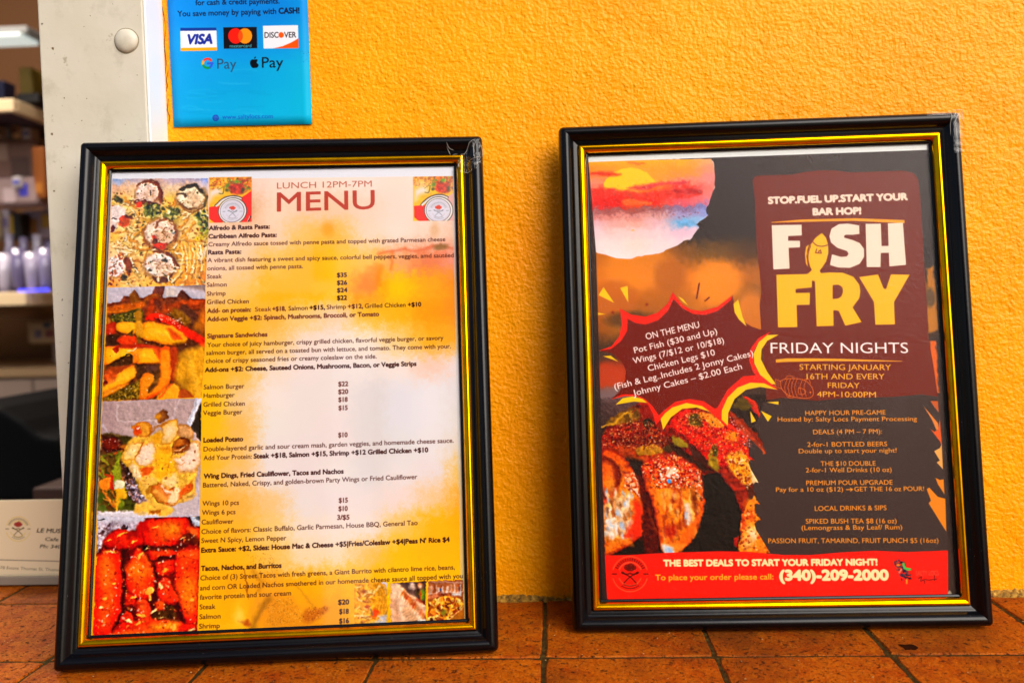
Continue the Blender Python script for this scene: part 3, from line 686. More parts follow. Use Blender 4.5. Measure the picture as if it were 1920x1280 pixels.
p = Print(-109.2, 109.2, B-.4, B+283, 5, H1, 'ffbc0c', 11)
xs = [388, 450, 510, 570, 630, 690, 750, 810, 870]; ys = [335, 390, 440, 490, 540, 590, 640, 690, 740, 790, 840, 890, 940, 990, 1040, 1090, 1140, 1190]  # peach head and its darker spot hold glass reflections as print colour
p.grid(xs, ys, ['f2cdb8 f2c8b0 f4d4c4 f4d8c8 f4dccc f4dcd0 f4d8c8 f4dcd0 ecdcd8', 'f4ccb0 dfa070 f4d0b4 eec4a4 f4c4a0 f2ccb4 f4d4c4 f4d8cc f0d8d0',
 'f4c8a8 f4ccac f8caa8 f8bc58 f8b848 f8d0b4 f4d8c8 f2ccb4 eab898', 'f8ccac f8c898 f8bc48 f8b418 ffbe18 f8bc48 f4a468 ea7c50 f0947c',
 'f8c488 f8c060 ffb408 ffb400 ffbc00 f68c14 ffc400 f8a418 f48a1c', 'f8b438 f8b420 f8b440 f8c878 f6cca4 f8b828 f8b010 f89808 f28c1c',
 'f8b418 f8b018 f6c068 f2d8c8 f0dcd0 f0dcc8 f6c878 f8ac1c f6a424', 'f8b418 f8b840 f0d8c4 eedcd8 eadcd8 eadcd8 f0dfd8 f0c8b4 eadada',
 'ffbc08 f0c688 f0e0d8 eadcd8 eadcd8 dcd2d2 e2dde4 e9e2e6 e2d9d9', 'ffbc08 f2b858 ebe0d8 eadcd8 e9d8d6 dbd3d1 e2dde4 e9e2e6 e2d9d4',
 'ffb810 f6bc60 eadcd8 e9d9d8 e9d9d6 ddd2d1 e1dcdc e9e0e0 e3d2c2', 'f8b828 f4c078 eadcd8 e9d9d8 e9dcd8 ddd5d4 e9dddc e9d9d8 f0bb50',
 'f8b020 f6b040 f2c480 eadcd8 e9d9d8 e9d9d5 f0d8d0 f2c690 f6a41c', 'ffb408 fcb428 f6c870 f0dcc8 f0dcd0 f0dcd0 f8c464 ffb408 ffac00',
 'ffb408 ffb410 f8be50 f8d6a8 f8d6b0 f8be60 ffbc08 ffb408 ffb400', 'ffb400 f8a408 f8a418 ffac00 ffb408 ffbc00 ffc408 ffbc00 ffbc00',
 'ffb400 ffac00 ee9420 f8a010 f0a010 ffbc08 ffc408 ffbc00 ffbc00', 'ffb400 ffbc10 f89808 f08c08 f89c08 ffb408 ffbc08 ffb800 ffb800'], warp=14, grain=9)
# faint picture printed under the text
p.view(500, 250, 4.414, warp=3)
p.P([(860, 1100), (960, 1090), (940, 1200), (900, 1290), (760, 1290), (800, 1180)], 'f47810', .5, 14, sm=True)
p.L([(930, 1000), (1100, 960), (1260, 970), (1400, 930), (1540, 950)], 24, 'e05028', .5, 9); p.L([(1040, 980), (1030, 1120)], 26, 'ec6a1c', .5, 9)
p.E(1440, 940, 60, 26, 0, '7a6030', .7, 8); 
p.E(510, 790, 50, 60, 0, 'f89818', .6, 20); p.E(1390, 800, 34, 60, 0, 'd89858', .5, 14)
p.view(440, 1020, 7.527, warp=4)
D = 'a85a08'
p.L([(145, 360), (165, 560), (175, 760)], 26, '7a2a04', .75, 5, taper=True)
p.L([(260, 380), (330, 480), (400, 560), (330, 660)], 60, 'b06a08', .5, 14); p.spk([(150, 150), (520, 130), (640, 330), (560, 560), (300, 660), (260, 350)], 260, 3, 7, ['9a5a08', 'c87a0c', '7a4006'], .5)
p.L([(860, 560), (1010, 760), (1110, 900)], 20, 'b87410', .6, 8)
p.P([(480, 770), (760, 760), (900, 900), (960, 1060), (900, 1140), (500, 1150), (420, 1080), (470, 960)], 'e0880c', .6, 24, sm=True)
p.spk([(430, 760), (780, 740), (960, 960), (980, 1100), (440, 1150), (400, 1000)], 520, 3, 8, ['b06008', 'f8b838', '8a4a06', 'fcc860'], .6)
p.L([(260, 1160), (320, 1010), (380, 900), (480, 780)], 70, '8a5208', .7, 18); p.L([(350, 1140), (400, 1060), (450, 960)], 50, 'fc9808', .9, 14)
p.P([(60, 1085), (180, 1060), (230, 1130), (170, 1140)], 'a82c04', .85, 8); p.P([(980, 1110), (960, 1000), (1020, 900), (1120, 930), (1330, 880), (1200, 1020), (1080, 1090)], 'bc5808', .75, 14, sm=True)
p.spk([(980, 1110), (960, 980), (1040, 880), (1330, 880), (1200, 1020)], 140, 4, 10, ['a03004', 'f0a030', '8a3c04', 'd87014'], .8)
p.E(60, 960, 60, 160, 0, 'ffd020', .6, 40); p.E(60, 1010, 36, 50, 0, 'fff0b0', .5, 30)
p.view(0, 0, 1)
p.P([(195, 300), (870, 295), (870, 330), (195, 338)], 'e4e4ee')
p.P([(846, 320), (856, 320), (890, 1180), (866, 1180), (851, 500)], 'c9c6c8', .6)

# pasta photo
p.view(200, 330, 6.097, [(66, 32), (1160, 26), (1165, 640), (1128, 1248), (560, 1258), (0, 1275), (40, 700)], 2.2)
p.grid([200+v/6.097 for v in (60, 290, 510, 730, 950, 1160)], [330+v/6.097 for v in (30, 120, 300, 480, 660, 840, 1020, 1250)],
 ['a9b9dd c9b8c0 d8b0a0 c9b6c8 b8a8b8 a0b0e8', 'e8b898 f0c8a0 e8c0a8 e8c8a8 e8c0a0 e0d0d8', 'd8b850 f8cc78 f0d0c0 f8c850 f8dca0 e4b460', 'f0d8d0 f6c47c d0a430 c8a83c f8cc80 a89a38',
  'f8c452 fcdfac f8c258 f0cca4 fcd590 c8a830', 'f8cf90 fce2a8 f6c468 f0ac38 f8bd3c f8d49c', 'f4dcd8 e8a040 f8d8a0 f8d0a4 f8bd3c f0a838', 'f0a030 fcd488 f8bd50 f8ae28 f0a010 e89018'], warp=7, grain=3)
R_ = p.r
for k in range(170):
    x, y = R_.uniform(20, 1150), R_.uniform(250, 1240); t = R_.uniform(-1.3, 1.3)+(1.2 if x > 780 and y > 700 else 0); l = R_.uniform(80, 220); w_ = R_.uniform(13, 22)
    c = R_.choice(['fde2a0', 'f4cc78', 'f0a828', 'f8d890', 'fae0b4', 'e09420', 'fcecd0', 'f0b43c']); d = R_.uniform(-30, 30)
    q = [(x, y), (x+l*math.cos(t)*.5-d*.6, y+l*math.sin(t)*.5+d), (x+l*math.cos(t), y+l*math.sin(t)+R_.uniform(-20, 20))]
    p.L([(a+5, b+8) for a, b in q], w_+7, R_.choice(['9a5c10', '7c5414', 'b87418', '6a5418']), .55, 5); p.L(q, w_, c, .95, 3)
def roll(cx, cy, rx, ry, pale='f4dcd0', rim='8a4416', a0=-160, a1=60, seed=0):
    p.E(cx+6, cy+12, rx*1.12, ry*1.14, 0, '7a4a18', .7, 16); p.E(cx, cy, rx*1.06, ry*1.06, 0, 'c8884c', .8, 6); p.E(cx, cy, rx, ry, 0, pale, 1, 8, .12); p.E(cx+rx*.25, cy+ry*.3, rx*.6, ry*.5, 20, 'd8a070', .45, 24)
    p.L([(cx+rx*1.0*math.cos(math.radians(t)), cy+ry*1.0*math.sin(math.radians(t))) for t in np.linspace(a0, a1, 9)], 26, rim, .9, 2.5, taper=True)
    for k in range(9):
        t = R_.uniform(0, 6.28); q = R_.uniform(.2, .8); x, y = cx+rx*q*math.cos(t), cy+ry*q*math.sin(t)
        p.L([(x, y), (x+R_.uniform(-40, 40), y+R_.uniform(-40, 40)), (x+R_.uniform(-70, 70), y+R_.uniform(-50, 50))], R_.uniform(4, 9), R_.choice(['c08858', 'f8e4d0', 'a86830', 'd8a070', '8c5a30']), .7, 1.4)
    p.spk([(cx-rx, cy-ry), (cx+rx, cy-ry), (cx+rx, cy+ry), (cx-rx, cy+ry)], 16, 4, 9, ['5a4418', '3c3c18', '8a5a20', 'd8a060'], .85, 1.7)
p.E(110, 430, 110, 100, 0, 'f0dcd6', 1, 8, .08); p.E(60, 560, 60, 80, 0, 'eed8d4', .9, 8)
roll(470, 190, 130, 120, 'f0d6cc', '7a3012', -150, 60); p.L([(560, 80), (615, 170), (620, 290)], 44, '843616', .9, 4); p.L([(350, 110), (440, 60), (540, 50)], 22, '8a4a24', .9, 3)
p.P([(300, 285), (400, 250), (460, 290), (620, 320), (600, 340), (430, 330), (350, 340)], '7a3410', .9, 3); p.E(380, 325, 36, 34, 0, 'e24208', 1, 3)
p.L([(310, 262), (400, 262)], 12, 'f4d4c8'); p.L([(340, 292), (420, 272)], 10, 'f0ccc0'); p.L([(505, 170), (500, 220)], 12, '4a3020')
roll(960, 240, 150, 130, 'f3dfc0', '8c5a24', 60, 170); p.L([(850, 155), (930, 120), (1010, 110), (1060, 150), (1080, 190)], 38, '3c3018', .9, 4)
p.L([(800, 210), (880, 205), (900, 240)], 26, '5a3c20', .8, 3); p.L([(830, 320), (900, 390), (1000, 410), (1120, 340)], 22, '94601c', .9, 3); p.L([(1100, 210), (1140, 270), (1110, 330)], 34, '5c5020', .7, 5)
for x, y, rx, ry, an, c in ((540, 380, 80, 60, 10, '3c4424'), (480, 420, 60, 40, 20, '6e7428'), (560, 430, 50, 34, 0, '343c28'), (780, 400, 60, 34, 30, '565c28'), (720, 440, 60, 30, -20, '9a9c3c'), (740, 492, 46, 16, -10, '34381c'), (1080, 480, 60, 50, 60, '4e5c28'),
    (1115, 570, 44, 60, 0, '445026'), (1040, 450, 46, 26, 10, '5c6a34'), (1110, 640, 50, 34, 0, 'b0ac34'), (130, 275, 66, 34, 48, '4a401c'), (110, 250, 30, 20, 40, '6e7030'), (1060, 700, 60, 40, -30, 'd8bc20')):
    p.E(x, y, rx, ry, an, c, .92, 5, .25, 5)
p.spk([(400, 330), (840, 340), (820, 500), (460, 480)], 70, 5, 16, ['2c3418', '8c8c34', 'c8c058', '4a5a28', 'e8d890'], .8, 1.8)
p.spk([(940, 420), (1160, 400), (1150, 650), (1060, 640)], 50, 5, 14, ['2c3c18', '8c9434', 'c8c058', 'f0e0a0'], .8, 1.8)
p.P([(150, 470), (200, 450), (250, 480), (240, 560), (190, 580), (140, 560)], 'c63a0c', .9, 4, sm=True, var=.4); p.E(250, 470, 50, 20, 20, '6a2c10', .8, 4); p.E(215, 530, 50, 40, 0, 'd86a18', .7, 8)
p.E(65, 600, 28, 36, 0, '70101a', .95, 3); p.E(80, 487, 30, 8, 5, '3c1c10')
roll(615, 650, 175, 150, 'f3d4c0', '96562a', -60, 70); p.L([(560, 590), (600, 520), (680, 500)], 26, '8c4a24', .85, 4); p.L([(740, 500), (790, 580), (800, 690), (770, 760)], 18, 'a06030', .8, 3)
p.L([(420, 700), (460, 780), (540, 820)], 22, 'a85c18', .8, 4); p.P([(510, 700), (560, 690), (590, 760), (680, 770), (670, 820), (590, 835), (540, 810)], 'd04008', 1, 5, sm=True); p.E(620, 785, 50, 26, 0, 'f04808', 1, 4); p.E(545, 745, 34, 24, 0, '6a3814', .9, 4)
p.L([(540, 820), (610, 850), (700, 830)], 18, '6a2c10', .8, 4); p.E(762, 650, 16, 14, 0, '7a8088', .9); p.L([(430, 640), (560, 612), (680, 630)], 8, 'fff0e4'); p.L([(660, 680), (640, 620), (680, 590)], 16, '9a5c28', .8)
roll(610, 1010, 170, 135, 'f4e0d6', '7a3c12', -95, 30); p.L([(540, 865), (650, 870), (740, 920), (800, 1000), (835, 1050)], 28, '84400f', .95, 3)
p.L([(640, 955), (680, 980)], 30, '4c4438', .9, 4); p.L([(840, 1045), (760, 1040), (700, 1000)], 16, 'f6dcc4', 1, 2); p.L([(800, 1080), (720, 1090), (640, 1060)], 14, 'fae4d0', 1, 2)
p.P([(520, 1150), (600, 1180), (640, 1150), (700, 1170), (720, 1140), (760, 1120), (700, 1210), (590, 1225), (530, 1190)], '70380f', .95, 4, sm=True); p.L([(580, 1110), (590, 1200)], 18, 'f8dcb8'); p.L([(710, 1140), (700, 1200)], 14, 'fbe8cc'); p.E(500, 1080, 24, 16, 20, '58503c', .9, 3)
p.E(100, 1040, 105, 120, 0, 'f2deda', 1, 8, .06); p.P([(215, 920), (280, 980), (298, 1040), (250, 1150), (230, 1100), (215, 1030), (190, 980)], '8e4410', 1, 4, sm=True, var=.3); p.E(260, 990, 22, 50, -15, 'b05c18', .9, 5); p.E(190, 1155, 30, 40, 20, '3c3418', .9, 5)
p.L([(150, 950), (230, 880)], 14, 'fff0d8'); p.L([(300, 1040), (350, 1050)], 12, '5c4418'); p.E(1080, 900, 46, 70, 10, 'fbe4cc', .95, 5); p.L([(1040, 960), (1100, 980), (1130, 960)], 18, 'a05c14', .8, 4); p.L([(1040, 850), (1060, 820), (1080, 800)], 12, '7a5420')
for k in range(12): x = 850+k*22; p.L([(x, 800+R_.uniform(-20, 20)), (x+20, 930), (x+R_.uniform(-20, 40), 1100)], 13, ['fbe4a4', 'e8981c', 'fdf0cc', 'f4b83c'][k % 4], .8, 1.5)
p.spk([(60, 150), (1150, 300), (1130, 1240), (20, 1260)], 330, 3, 9, ['5c4414', '3c4418', 'a04c10', '74300c', '8c6c20', 'fff4dc', 'b06c18'], .85, 1.9)
p.spk([(20, 900), (200, 860), (160, 1250), (20, 1260)], 50, 4, 12, ['7a1810', 'a8400c', '5c3c10', 'd86c18'], .85, 1.6)

p.fx([(66, 32), (1160, 26), (1165, 640), (1128, 1248), (560, 1258), (0, 1275), (40, 700)], 1.8, .08, 1.08, 1, 1.25)
# penne photo
p.view(190, 535, 5.82, [(72, 26), (600, 12), (1136, -5), (1130, 640), (1092, 1218), (560, 1243), (10, 1262), (40, 700)], 1.5)
p.P([(-20, -20), (1160, -20), (1160, 1290), (-20, 1290)], '6a300c', 1, 1, var=.3)
p.P([(-20, -20), (1160, -20), (1160, 175), (-20, 200)], 'c9bcc8', 1, 6); p.P([(680, -20), (1160, -20), (1160, 70), (900, 20)], '8c6c60', .8, 10); p.E(760, 80, 70, 60, 0, 'd8c4ba', .9, 14)
p.P([(60, 200), (210, 175), (240, 120), (300, 125), (365, 50), (420, 130), (480, 130), (560, 90), (600, 20), (690, 0), (665, 130), (830, 130), (850, 70), (880, 48), (920, 80), (990, 145), (1150, 150), (1150, 330), (60, 330)], '7a3418', 1, 3, var=.25)
p.P([(300, 110), (365, 52), (430, 150), (420, 230), (330, 210)], '8a4c0c', .95, 5); p.P([(590, 0), (690, 0), (655, 110), (560, 100)], '74301c', 1, 4); p.P([(820, 130), (860, 60), (900, 60), (960, 130)], '5c2818', .95, 5)
for pts, w, c in (([(60, 270), (250, 235), (450, 210)], 62, 'cc5c08'), ([(60, 300), (240, 280), (420, 250)], 26, 'e07c10'), ([(580, 130), (560, 210), (520, 300)], 70, 'c03c08'), ([(470, 180), (520, 130), (600, 110)], 40, '9a4c10'),
    ([(640, 260), (740, 250), (860, 220), (1140, 210)], 90, 'a83c0c'), ([(900, 190), (1140, 190)], 56, 'cc4a0c'), ([(900, 260), (1000, 360), (1060, 460)], 110, '5c3020'), ([(780, 290), (860, 330), (930, 390)], 90, '96600c'), ([(600, 180), (640, 240)], 60, '6a2c1c'), ([(690, 270), (760, 270)], 40, 'c44a0c')):
    p.L(pts, w, c, .9, 9, var=.2)
p.P([(100, 330), (240, 300), (430, 258), (440, 400), (300, 400), (140, 410)], '4c4414', 1, 5, sm=True, var=.4); p.spk([(100, 330), (400, 290), (380, 390), (130, 400)], 70, 4, 12, ['8c7c1c', '2c2c08', 'b08c18', '6a5c10'], .8, 1.6)
p.P([(370, 300), (430, 270), (445, 400), (470, 540), (400, 560), (375, 420)], 'b87810', .95, 6, sm=True); p.E(1110, 380, 36, 120, 0, 'ec7c0c', .95, 14); p.E(1050, 440, 40, 50, 0, 'c8700c', .9, 14)
p.P([(490, 330), (600, 300), (700, 330), (860, 420), (1000, 500), (1140, 590), (1140, 690), (1000, 600), (880, 540), (740, 430), (640, 400), (500, 380)], 'ec2404', 1, 6, sm=True, var=.12); p.P([(580, 355), (640, 360), (660, 430), (600, 430)], '6a1c10', .9, 4)
p.spk([(620, 310), (900, 400), (860, 470), (640, 380)], 50, 3, 8, ['ffe0c8', 'ff8c6c', 'ffb49c'], .9); p.L([(780, 400), (830, 380), (870, 360)], 14, 'f4c4b4', .7, 5)
p.P([(50, 420), (150, 400), (160, 500), (110, 540), (50, 530)], 'b82808', 1, 6, sm=True); p.E(110, 490, 26, 20, 0, 'f05028', .8, 8); p.P([(60, 340), (110, 400), (60, 420)], 'cc7c20', 1, 6); p.P([(50, 540), (190, 540), (190, 640), (50, 670)], '42200c', 1, 8)
p.P([(180, 580), (260, 540), (390, 560), (440, 620), (380, 640), (240, 650), (180, 620)], 'e83c08', 1, 7, sm=True, var=.15)
def penne(pts, c='ffac08', e='e87408', s='ffd040'):
    p.P(pts, e, 1, 4, sm=True); q = np.array(pts, float); cc = q.mean(0); p.P(cc+(q-cc)*[.93, .86], c, 1, 9, sm=True); p.P(cc+(q-cc)*[.7, .4]+[0, -10], s, .5, 22, sm=True)
penne([(155, 450), (200, 405), (330, 395), (380, 430), (370, 520), (290, 530), (200, 510)]); p.P([(280, 540), (300, 520), (350, 485), (340, 560)], '5c3c0c', .95, 4)
penne([(460, 410), (600, 405), (720, 430), (800, 450), (880, 520), (935, 600), (900, 655), (780, 655), (600, 620), (440, 570)])
p.P([(700, 450), (760, 440), (840, 500), (890, 580), (800, 590), (740, 530)], 'f49010', 1, 5, sm=True); p.P([(730, 470), (770, 490), (860, 560), (880, 590), (800, 595), (760, 550)], 'e84c08', .9, 9, sm=True)
p.P([(375, 400), (440, 400), (470, 560), (380, 540)], 'e49c14', .9, 5, sm=True); p.P([(390, 550), (430, 560), (440, 640), (390, 630)], '6c500c', .9, 6)
p.P([(60, 670), (180, 655), (360, 640), (620, 660), (640, 700), (480, 680), (200, 700)], 'c82c08', .9, 6, sm=True)
penne([(30, 680), (200, 675), (420, 690), (560, 680), (620, 740), (660, 850), (400, 855), (200, 800), (30, 870)], 'ffb008', 'ee5c08'); p.P([(320, 720), (420, 700), (400, 850), (340, 850)], 'ee7010', .7, 18)
p.P([(560, 680), (650, 700), (660, 840), (620, 800)], 'e04808', .9, 9); p.P([(110, 690), (190, 660), (190, 720), (160, 745)], 'a81c04', 1, 3); p.L([(280, 712), (340, 710), (385, 672)], 7, 'ffe8c8')
p.P([(100, 860), (200, 790), (330, 760), (330, 850), (240, 890), (150, 910)], '4c280a', 1, 5, sm=True); p.L([(170, 838), (290, 748), (330, 770)], 10, '18140c'); p.L([(150, 908), (240, 880)], 7, 'fff0dc')
p.P([(80, 900), (260, 870), (350, 880), (220, 980), (100, 980)], 'a8400c', 1, 6, sm=True); p.P([(30, 940), (80, 930), (200, 990), (180, 1070), (60, 1090)], 'e05410', .95, 8, sm=True, var=.2)
penne([(200, 950), (340, 875), (380, 930), (350, 1010), (200, 1100), (20, 1170), (20, 1110), (140, 1050)], 'ffb010'); penne([(15, 1180), (140, 1120), (300, 1060), (160, 1160), (15, 1225)], 'f08c10', 'd86408', 'f8a828')
p.E(40, 1060, 34, 24, 0, '7a0c08', 1, 3); p.P([(360, 860), (640, 850), (640, 980), (560, 1180), (420, 1200), (400, 1000)], '58300e', 1, 8, var=.3); p.E(560, 900, 80, 30, 0, '6a4040', .7, 14)
p.P([(120, 1180), (420, 1020), (430, 1230), (30, 1262), (20, 1230)], '6c4c0a', 1, 6, var=.4); p.spk([(60, 1230), (420, 1040), (430, 1230), (60, 1260)], 160, 4, 12, ['b8941c', '3a2806', '8c6c10', 'd0a020', '4c3c08'], .8)
penne([(440, 990), (500, 950), (570, 980), (560, 1050), (510, 1120), (500, 1220), (420, 1240), (420, 1120)], 'f08808', 'dc6408', 'f8a020')
penne([(650, 680), (740, 670), (755, 800), (760, 980), (720, 1100), (600, 1200), (480, 1240), (560, 1160), (640, 1040), (645, 850)], 'fc8c08', 'e85008', 'ffa828')
p.P([(750, 680), (840, 700), (830, 960), (770, 1040), (760, 820)], 'c03808', .95, 9, sm=True); p.P([(790, 640), (1000, 600), (1140, 700), (1000, 700), (860, 740)], '5a2a10', .9, 12)
p.P([(880, 740), (1020, 680), (1140, 700), (1140, 1230), (1000, 1240), (900, 1120), (800, 1000)], 'f2a818', .95, 18, sm=True, var=.12); p.E(920, 1060, 60, 60, 30, 'a87010', .7, 20); p.E(890, 770, 60, 40, 0, 'a87010', .7, 20); p.L([(960, 780), (1000, 960), (1060, 1180)], 34, 'ffc840', .6, 18)
p.P([(600, 1240), (760, 1080), (860, 1130), (850, 1245)], 'fca818', 1, 8, sm=True); p.P([(860, 1140), (940, 1140), (1010, 1240), (850, 1245)], 'b84c10', .95, 6, sm=True); p.L([(640, 1220), (760, 1080)], 18, 'f0480c', .9, 8)
p.spk([(60, 120), (700, 100), (1000, 640), (60, 640)], 45, 2.5, 6, ['fff4e4', 'ffd8b0'], .9); p.spk([(20, 660), (700, 660), (600, 1230), (20, 1240)], 40, 2.5, 7, ['fff4e4', 'ffb870', '4a1c08'], .8)

p.fx([(72, 26), (600, 12), (1136, -5), (1130, 640), (1092, 1218), (560, 1243), (10, 1262), (40, 700)], 1.2, .05, 1.04, 2, 1.1)
# loaded potato photo
p.view(178, 745, 5.567, [(78, 40), (560, 22), (1112, 4), (1105, 700), (1095, 1240), (560, 1258), (20, 1278), (30, 900)], 4.0)
p.P([(0, 0), (1160, 0), (1160, 1300), (0, 1300)], 'bfa3a0', 1, 1, var=.05); p.P([(0, 0), (230, 0), (230, 420), (0, 420)], 'b39494', .8, 30)
p.L([(230, 60), (232, 220), (280, 245), (640, 240)], 12, 'dccac8', .8, 5); p.L([(250, 60), (255, 210), (300, 225), (640, 228)], 5, 'a58884', .7, 3); p.L([(880, 20), (800, 260)], 10, 'd6c4c6', .8, 5); p.L([(80, 290), (150, 380)], 12, 'e4d6e0', .8, 6)
p.P([(1050, 10), (1115, 0), (1010, 300), (960, 280)], 'dfe0ee', .95, 5); p.L([(1060, 20), (985, 260)], 8, 'a08c90', .6, 3); p.P([(1115, 40), (1115, 470), (1000, 300)], '3a2c20', 1, 3)
p.P([(60, 380), (250, 380), (390, 430), (420, 1230), (20, 1230), (40, 700)], '6a4c14', 1, 10, var=.3); p.P([(60, 390), (280, 420), (300, 560), (60, 580)], '4a1610', 1, 8); p.E(165, 480, 90, 55, 0, '7a1c08', 1, 6); p.spk([(60, 420), (260, 420), (250, 560), (70, 560)], 22, 4, 9, ['f0c8c0', 'b03818'], .85)
p.E(310, 440, 60, 34, 10, '4c4014', .9, 8); p.E(300, 510, 50, 30, 0, 'c8741c', .9, 6)
for k in range(70):
    x, y = R_.uniform(50, 300), R_.uniform(540, 1190); t = R_.choice([-.5, -.4, .9, 1.2]); l = R_.uniform(30, 90)
    p.L([(x, y), (x+l*math.cos(t), y+l*math.sin(t))], R_.uniform(8, 22), R_.choice(['e05c14', 'f08c20', '5c6c14', '8c9c24', '3c4c0c', 'c83c0c', 'a8a828', '6c3c10']), .8, 3)
p.P([(170, 760), (220, 640), (270, 560), (280, 680), (260, 850), (190, 860)], '9aa020', .95, 6, sm=True, var=.25); p.P([(45, 870), (150, 835), (175, 930), (110, 965), (50, 940)], 'f8901c', 1, 4, sm=True); p.P([(150, 790), (190, 800), (195, 990), (160, 960)], 'd02810', 1, 4)
p.P([(210, 870), (300, 870), (300, 950), (210, 960)], 'eae0b8', 1, 6, sm=True); p.P([(210, 960), (320, 950), (330, 1020), (260, 1080), (230, 1190), (210, 1190), (220, 1050)], 'f4b41c', 1, 4, sm=True); p.E(70, 1040, 44, 70, 20, '4c5c10', .95, 6); p.E(80, 1160, 50, 34, 20, '5c6c1c', .95, 6)
p.L([(80, 970), (140, 1050), (200, 1130)], 20, 'ec8420', .95, 4); p.L([(80, 1050), (170, 1090)], 14, 'f09c34', .9, 4); p.P([(260, 1100), (400, 1010), (420, 1180), (270, 1190)], '48480f', 1, 8, sm=True, var=.3); p.E(270, 1110, 24, 50, 0, '88941c', .9, 8)
p.P([(20, 1190), (1100, 1150), (1100, 1270), (20, 1290)], 'dcd4dc', 1, 6); p.P([(780, 1160), (1110, 900), (1110, 1240), (780, 1250)], 'cdbcc0', 1, 12)
p.P([(270, 640), (360, 640), (470, 850), (470, 1090), (380, 1060), (320, 900), (270, 780)], '5a3420', 1, 5, sm=True, var=.4); p.P([(370, 860), (420, 850), (480, 1000), (560, 1030), (540, 1090), (440, 1090), (370, 960)], '8c7484', 1, 6, var=.3)
p.spk([(270, 660), (360, 660), (480, 880), (590, 1040), (500, 1090), (340, 1040)], 230, 3, 10, ['f8f4fc', '3c2424', '9c8cac', 'c87c60', '241814', 'e8dcec'], .85, 1.7)
p.P([(300, 560), (360, 460), (470, 400), (640, 380), (900, 300), (1010, 340), (1010, 440), (1095, 460), (1115, 600), (1060, 780), (1040, 1000), (860, 1110), (600, 1110), (480, 980), (420, 830), (350, 740), (280, 650)], 'f2bc44', 1, 7, sm=True, var=.14)
def chunk(pts, c, e, s=None):
    p.P(pts, e, 1, 4, sm=True); q = np.array(pts, float); cc = q.mean(0); p.P(cc+(q-cc)*.88, c, 1, 9, sm=True, var=.06)
    if s: p.P(cc+(q-cc)*.55, s, .8, 18, sm=True)
chunk([(400, 290), (480, 255), (570, 270), (600, 340), (560, 400), (440, 410), (400, 350)], 'e8a030', 'b85c10'); p.E(445, 345, 42, 50, -20, 'e04c10', .95, 7); p.E(460, 320, 14, 10, 0, 'fcd8c0', .9)
chunk([(640, 200), (680, 145), (760, 150), (775, 200), (720, 260), (650, 260)], '8a4a1c', '6a3a18', 'a8682c'); p.E(655, 205, 20, 36, 0, 'e89c10', .8, 8)
chunk([(690, 300), (760, 250), (850, 240), (880, 320), (850, 400), (800, 480), (720, 500), (680, 470), (700, 380)], 'f0bc5c', 'cc8010', 'f8d8b4'); chunk([(870, 290), (1010, 310), (1020, 420), (960, 440), (880, 420)], 'dca468', 'a86420')
p.L([(560, 400), (620, 330), (700, 290), (760, 270)], 16, 'a85c10', .8, 5); p.P([(600, 400), (680, 350), (670, 470), (600, 460)], 'e8a418', .9, 9, sm=True)
chunk([(810, 490), (880, 430), (960, 430), (1000, 500), (980, 560), (860, 580), (800, 610)], '9c4c12', '5e280a'); p.E(870, 470, 44, 26, -10, 'd88020', .9, 6); p.L([(830, 560), (880, 550), (950, 490)], 12, 'f4c890', 1, 3); p.L([(870, 520), (940, 500)], 12, '3c1c08', .9, 4)
chunk([(430, 560), (500, 500), (600, 450), (640, 540), (640, 650), (560, 710), (460, 710), (410, 650)], 'f6d2a8', 'e0982c', 'f8dcc8'); chunk([(350, 500), (440, 460), (500, 480), (460, 580), (400, 650), (300, 640), (310, 560)], 'f4c86c', 'd8942c', 'f8e0a8')
p.L([(500, 480), (470, 560), (420, 620)], 10, 'b8500c', .9, 3); p.L([(420, 480), (520, 470)], 8, 'c8601c', .8, 3)
chunk([(990, 470), (1080, 460), (1112, 560), (1095, 700), (1020, 780), (880, 780), (830, 720), (860, 690), (800, 660), (900, 600), (980, 570)], 'f8d2b0', 'dc9c48', 'fadcc8'); p.L([(835, 700), (900, 700), (950, 670)], 10, 'd88c3c', .9, 4); p.E(1035, 655, 16, 8, -20, '9a4c1c'); p.E(1055, 562, 8, 8, 0, 'a05c2c')
p.P([(640, 560), (780, 520), (820, 640), (840, 780), (780, 860), (660, 850), (620, 700)], 'ffba18', .95, 20, sm=True, var=.08); p.E(760, 540, 60, 30, 0, 'e07c14', .5, 14)
chunk([(360, 710), (430, 700), (480, 780), (470, 860), (400, 820)], 'f8d8a8', 'ecb454'); p.P([(470, 750), (540, 730), (590, 720), (600, 760), (520, 820), (480, 810)], 'e45c10', .95, 8, sm=True)
p.P([(490, 860), (600, 820), (660, 870), (600, 960), (520, 990)], 'f4c460', .9, 10, sm=True); p.P([(700, 860), (840, 800), (860, 900), (760, 940)], 'fadca8', .8, 14, sm=True)
p.P([(520, 970), (620, 895), (600, 1000), (540, 1000)], 'b87818', .95, 5); chunk([(600, 1020), (600, 920), (680, 900), (760, 950), (880, 940), (1010, 890), (1010, 960), (900, 1060), (800, 1130), (700, 1110)], 'f0a848', 'b8600c', 'f0883c')
p.P([(600, 1030), (700, 1110), (780, 1130), (660, 1090)], '3c2810', 1, 4); p.P([(820, 940), (890, 950), (880, 1060), (800, 1110), (760, 1080)], 'fbe0b0', .95, 8, sm=True); p.P([(930, 920), (1010, 890), (1000, 950), (890, 1050), (880, 1010)], 'e86010', .95, 7, sm=True)
p.P([(770, 950), (830, 930), (810, 980)], 'b8500f', .95, 4); p.L([(700, 920), (740, 970), (780, 990)], 18, 'fcd8c0', .9, 4); p.E(650, 930, 34, 20, 0, 'e87020', .8, 8); p.E(755, 1112, 26, 14, 0, 'd85c10', .9, 4)
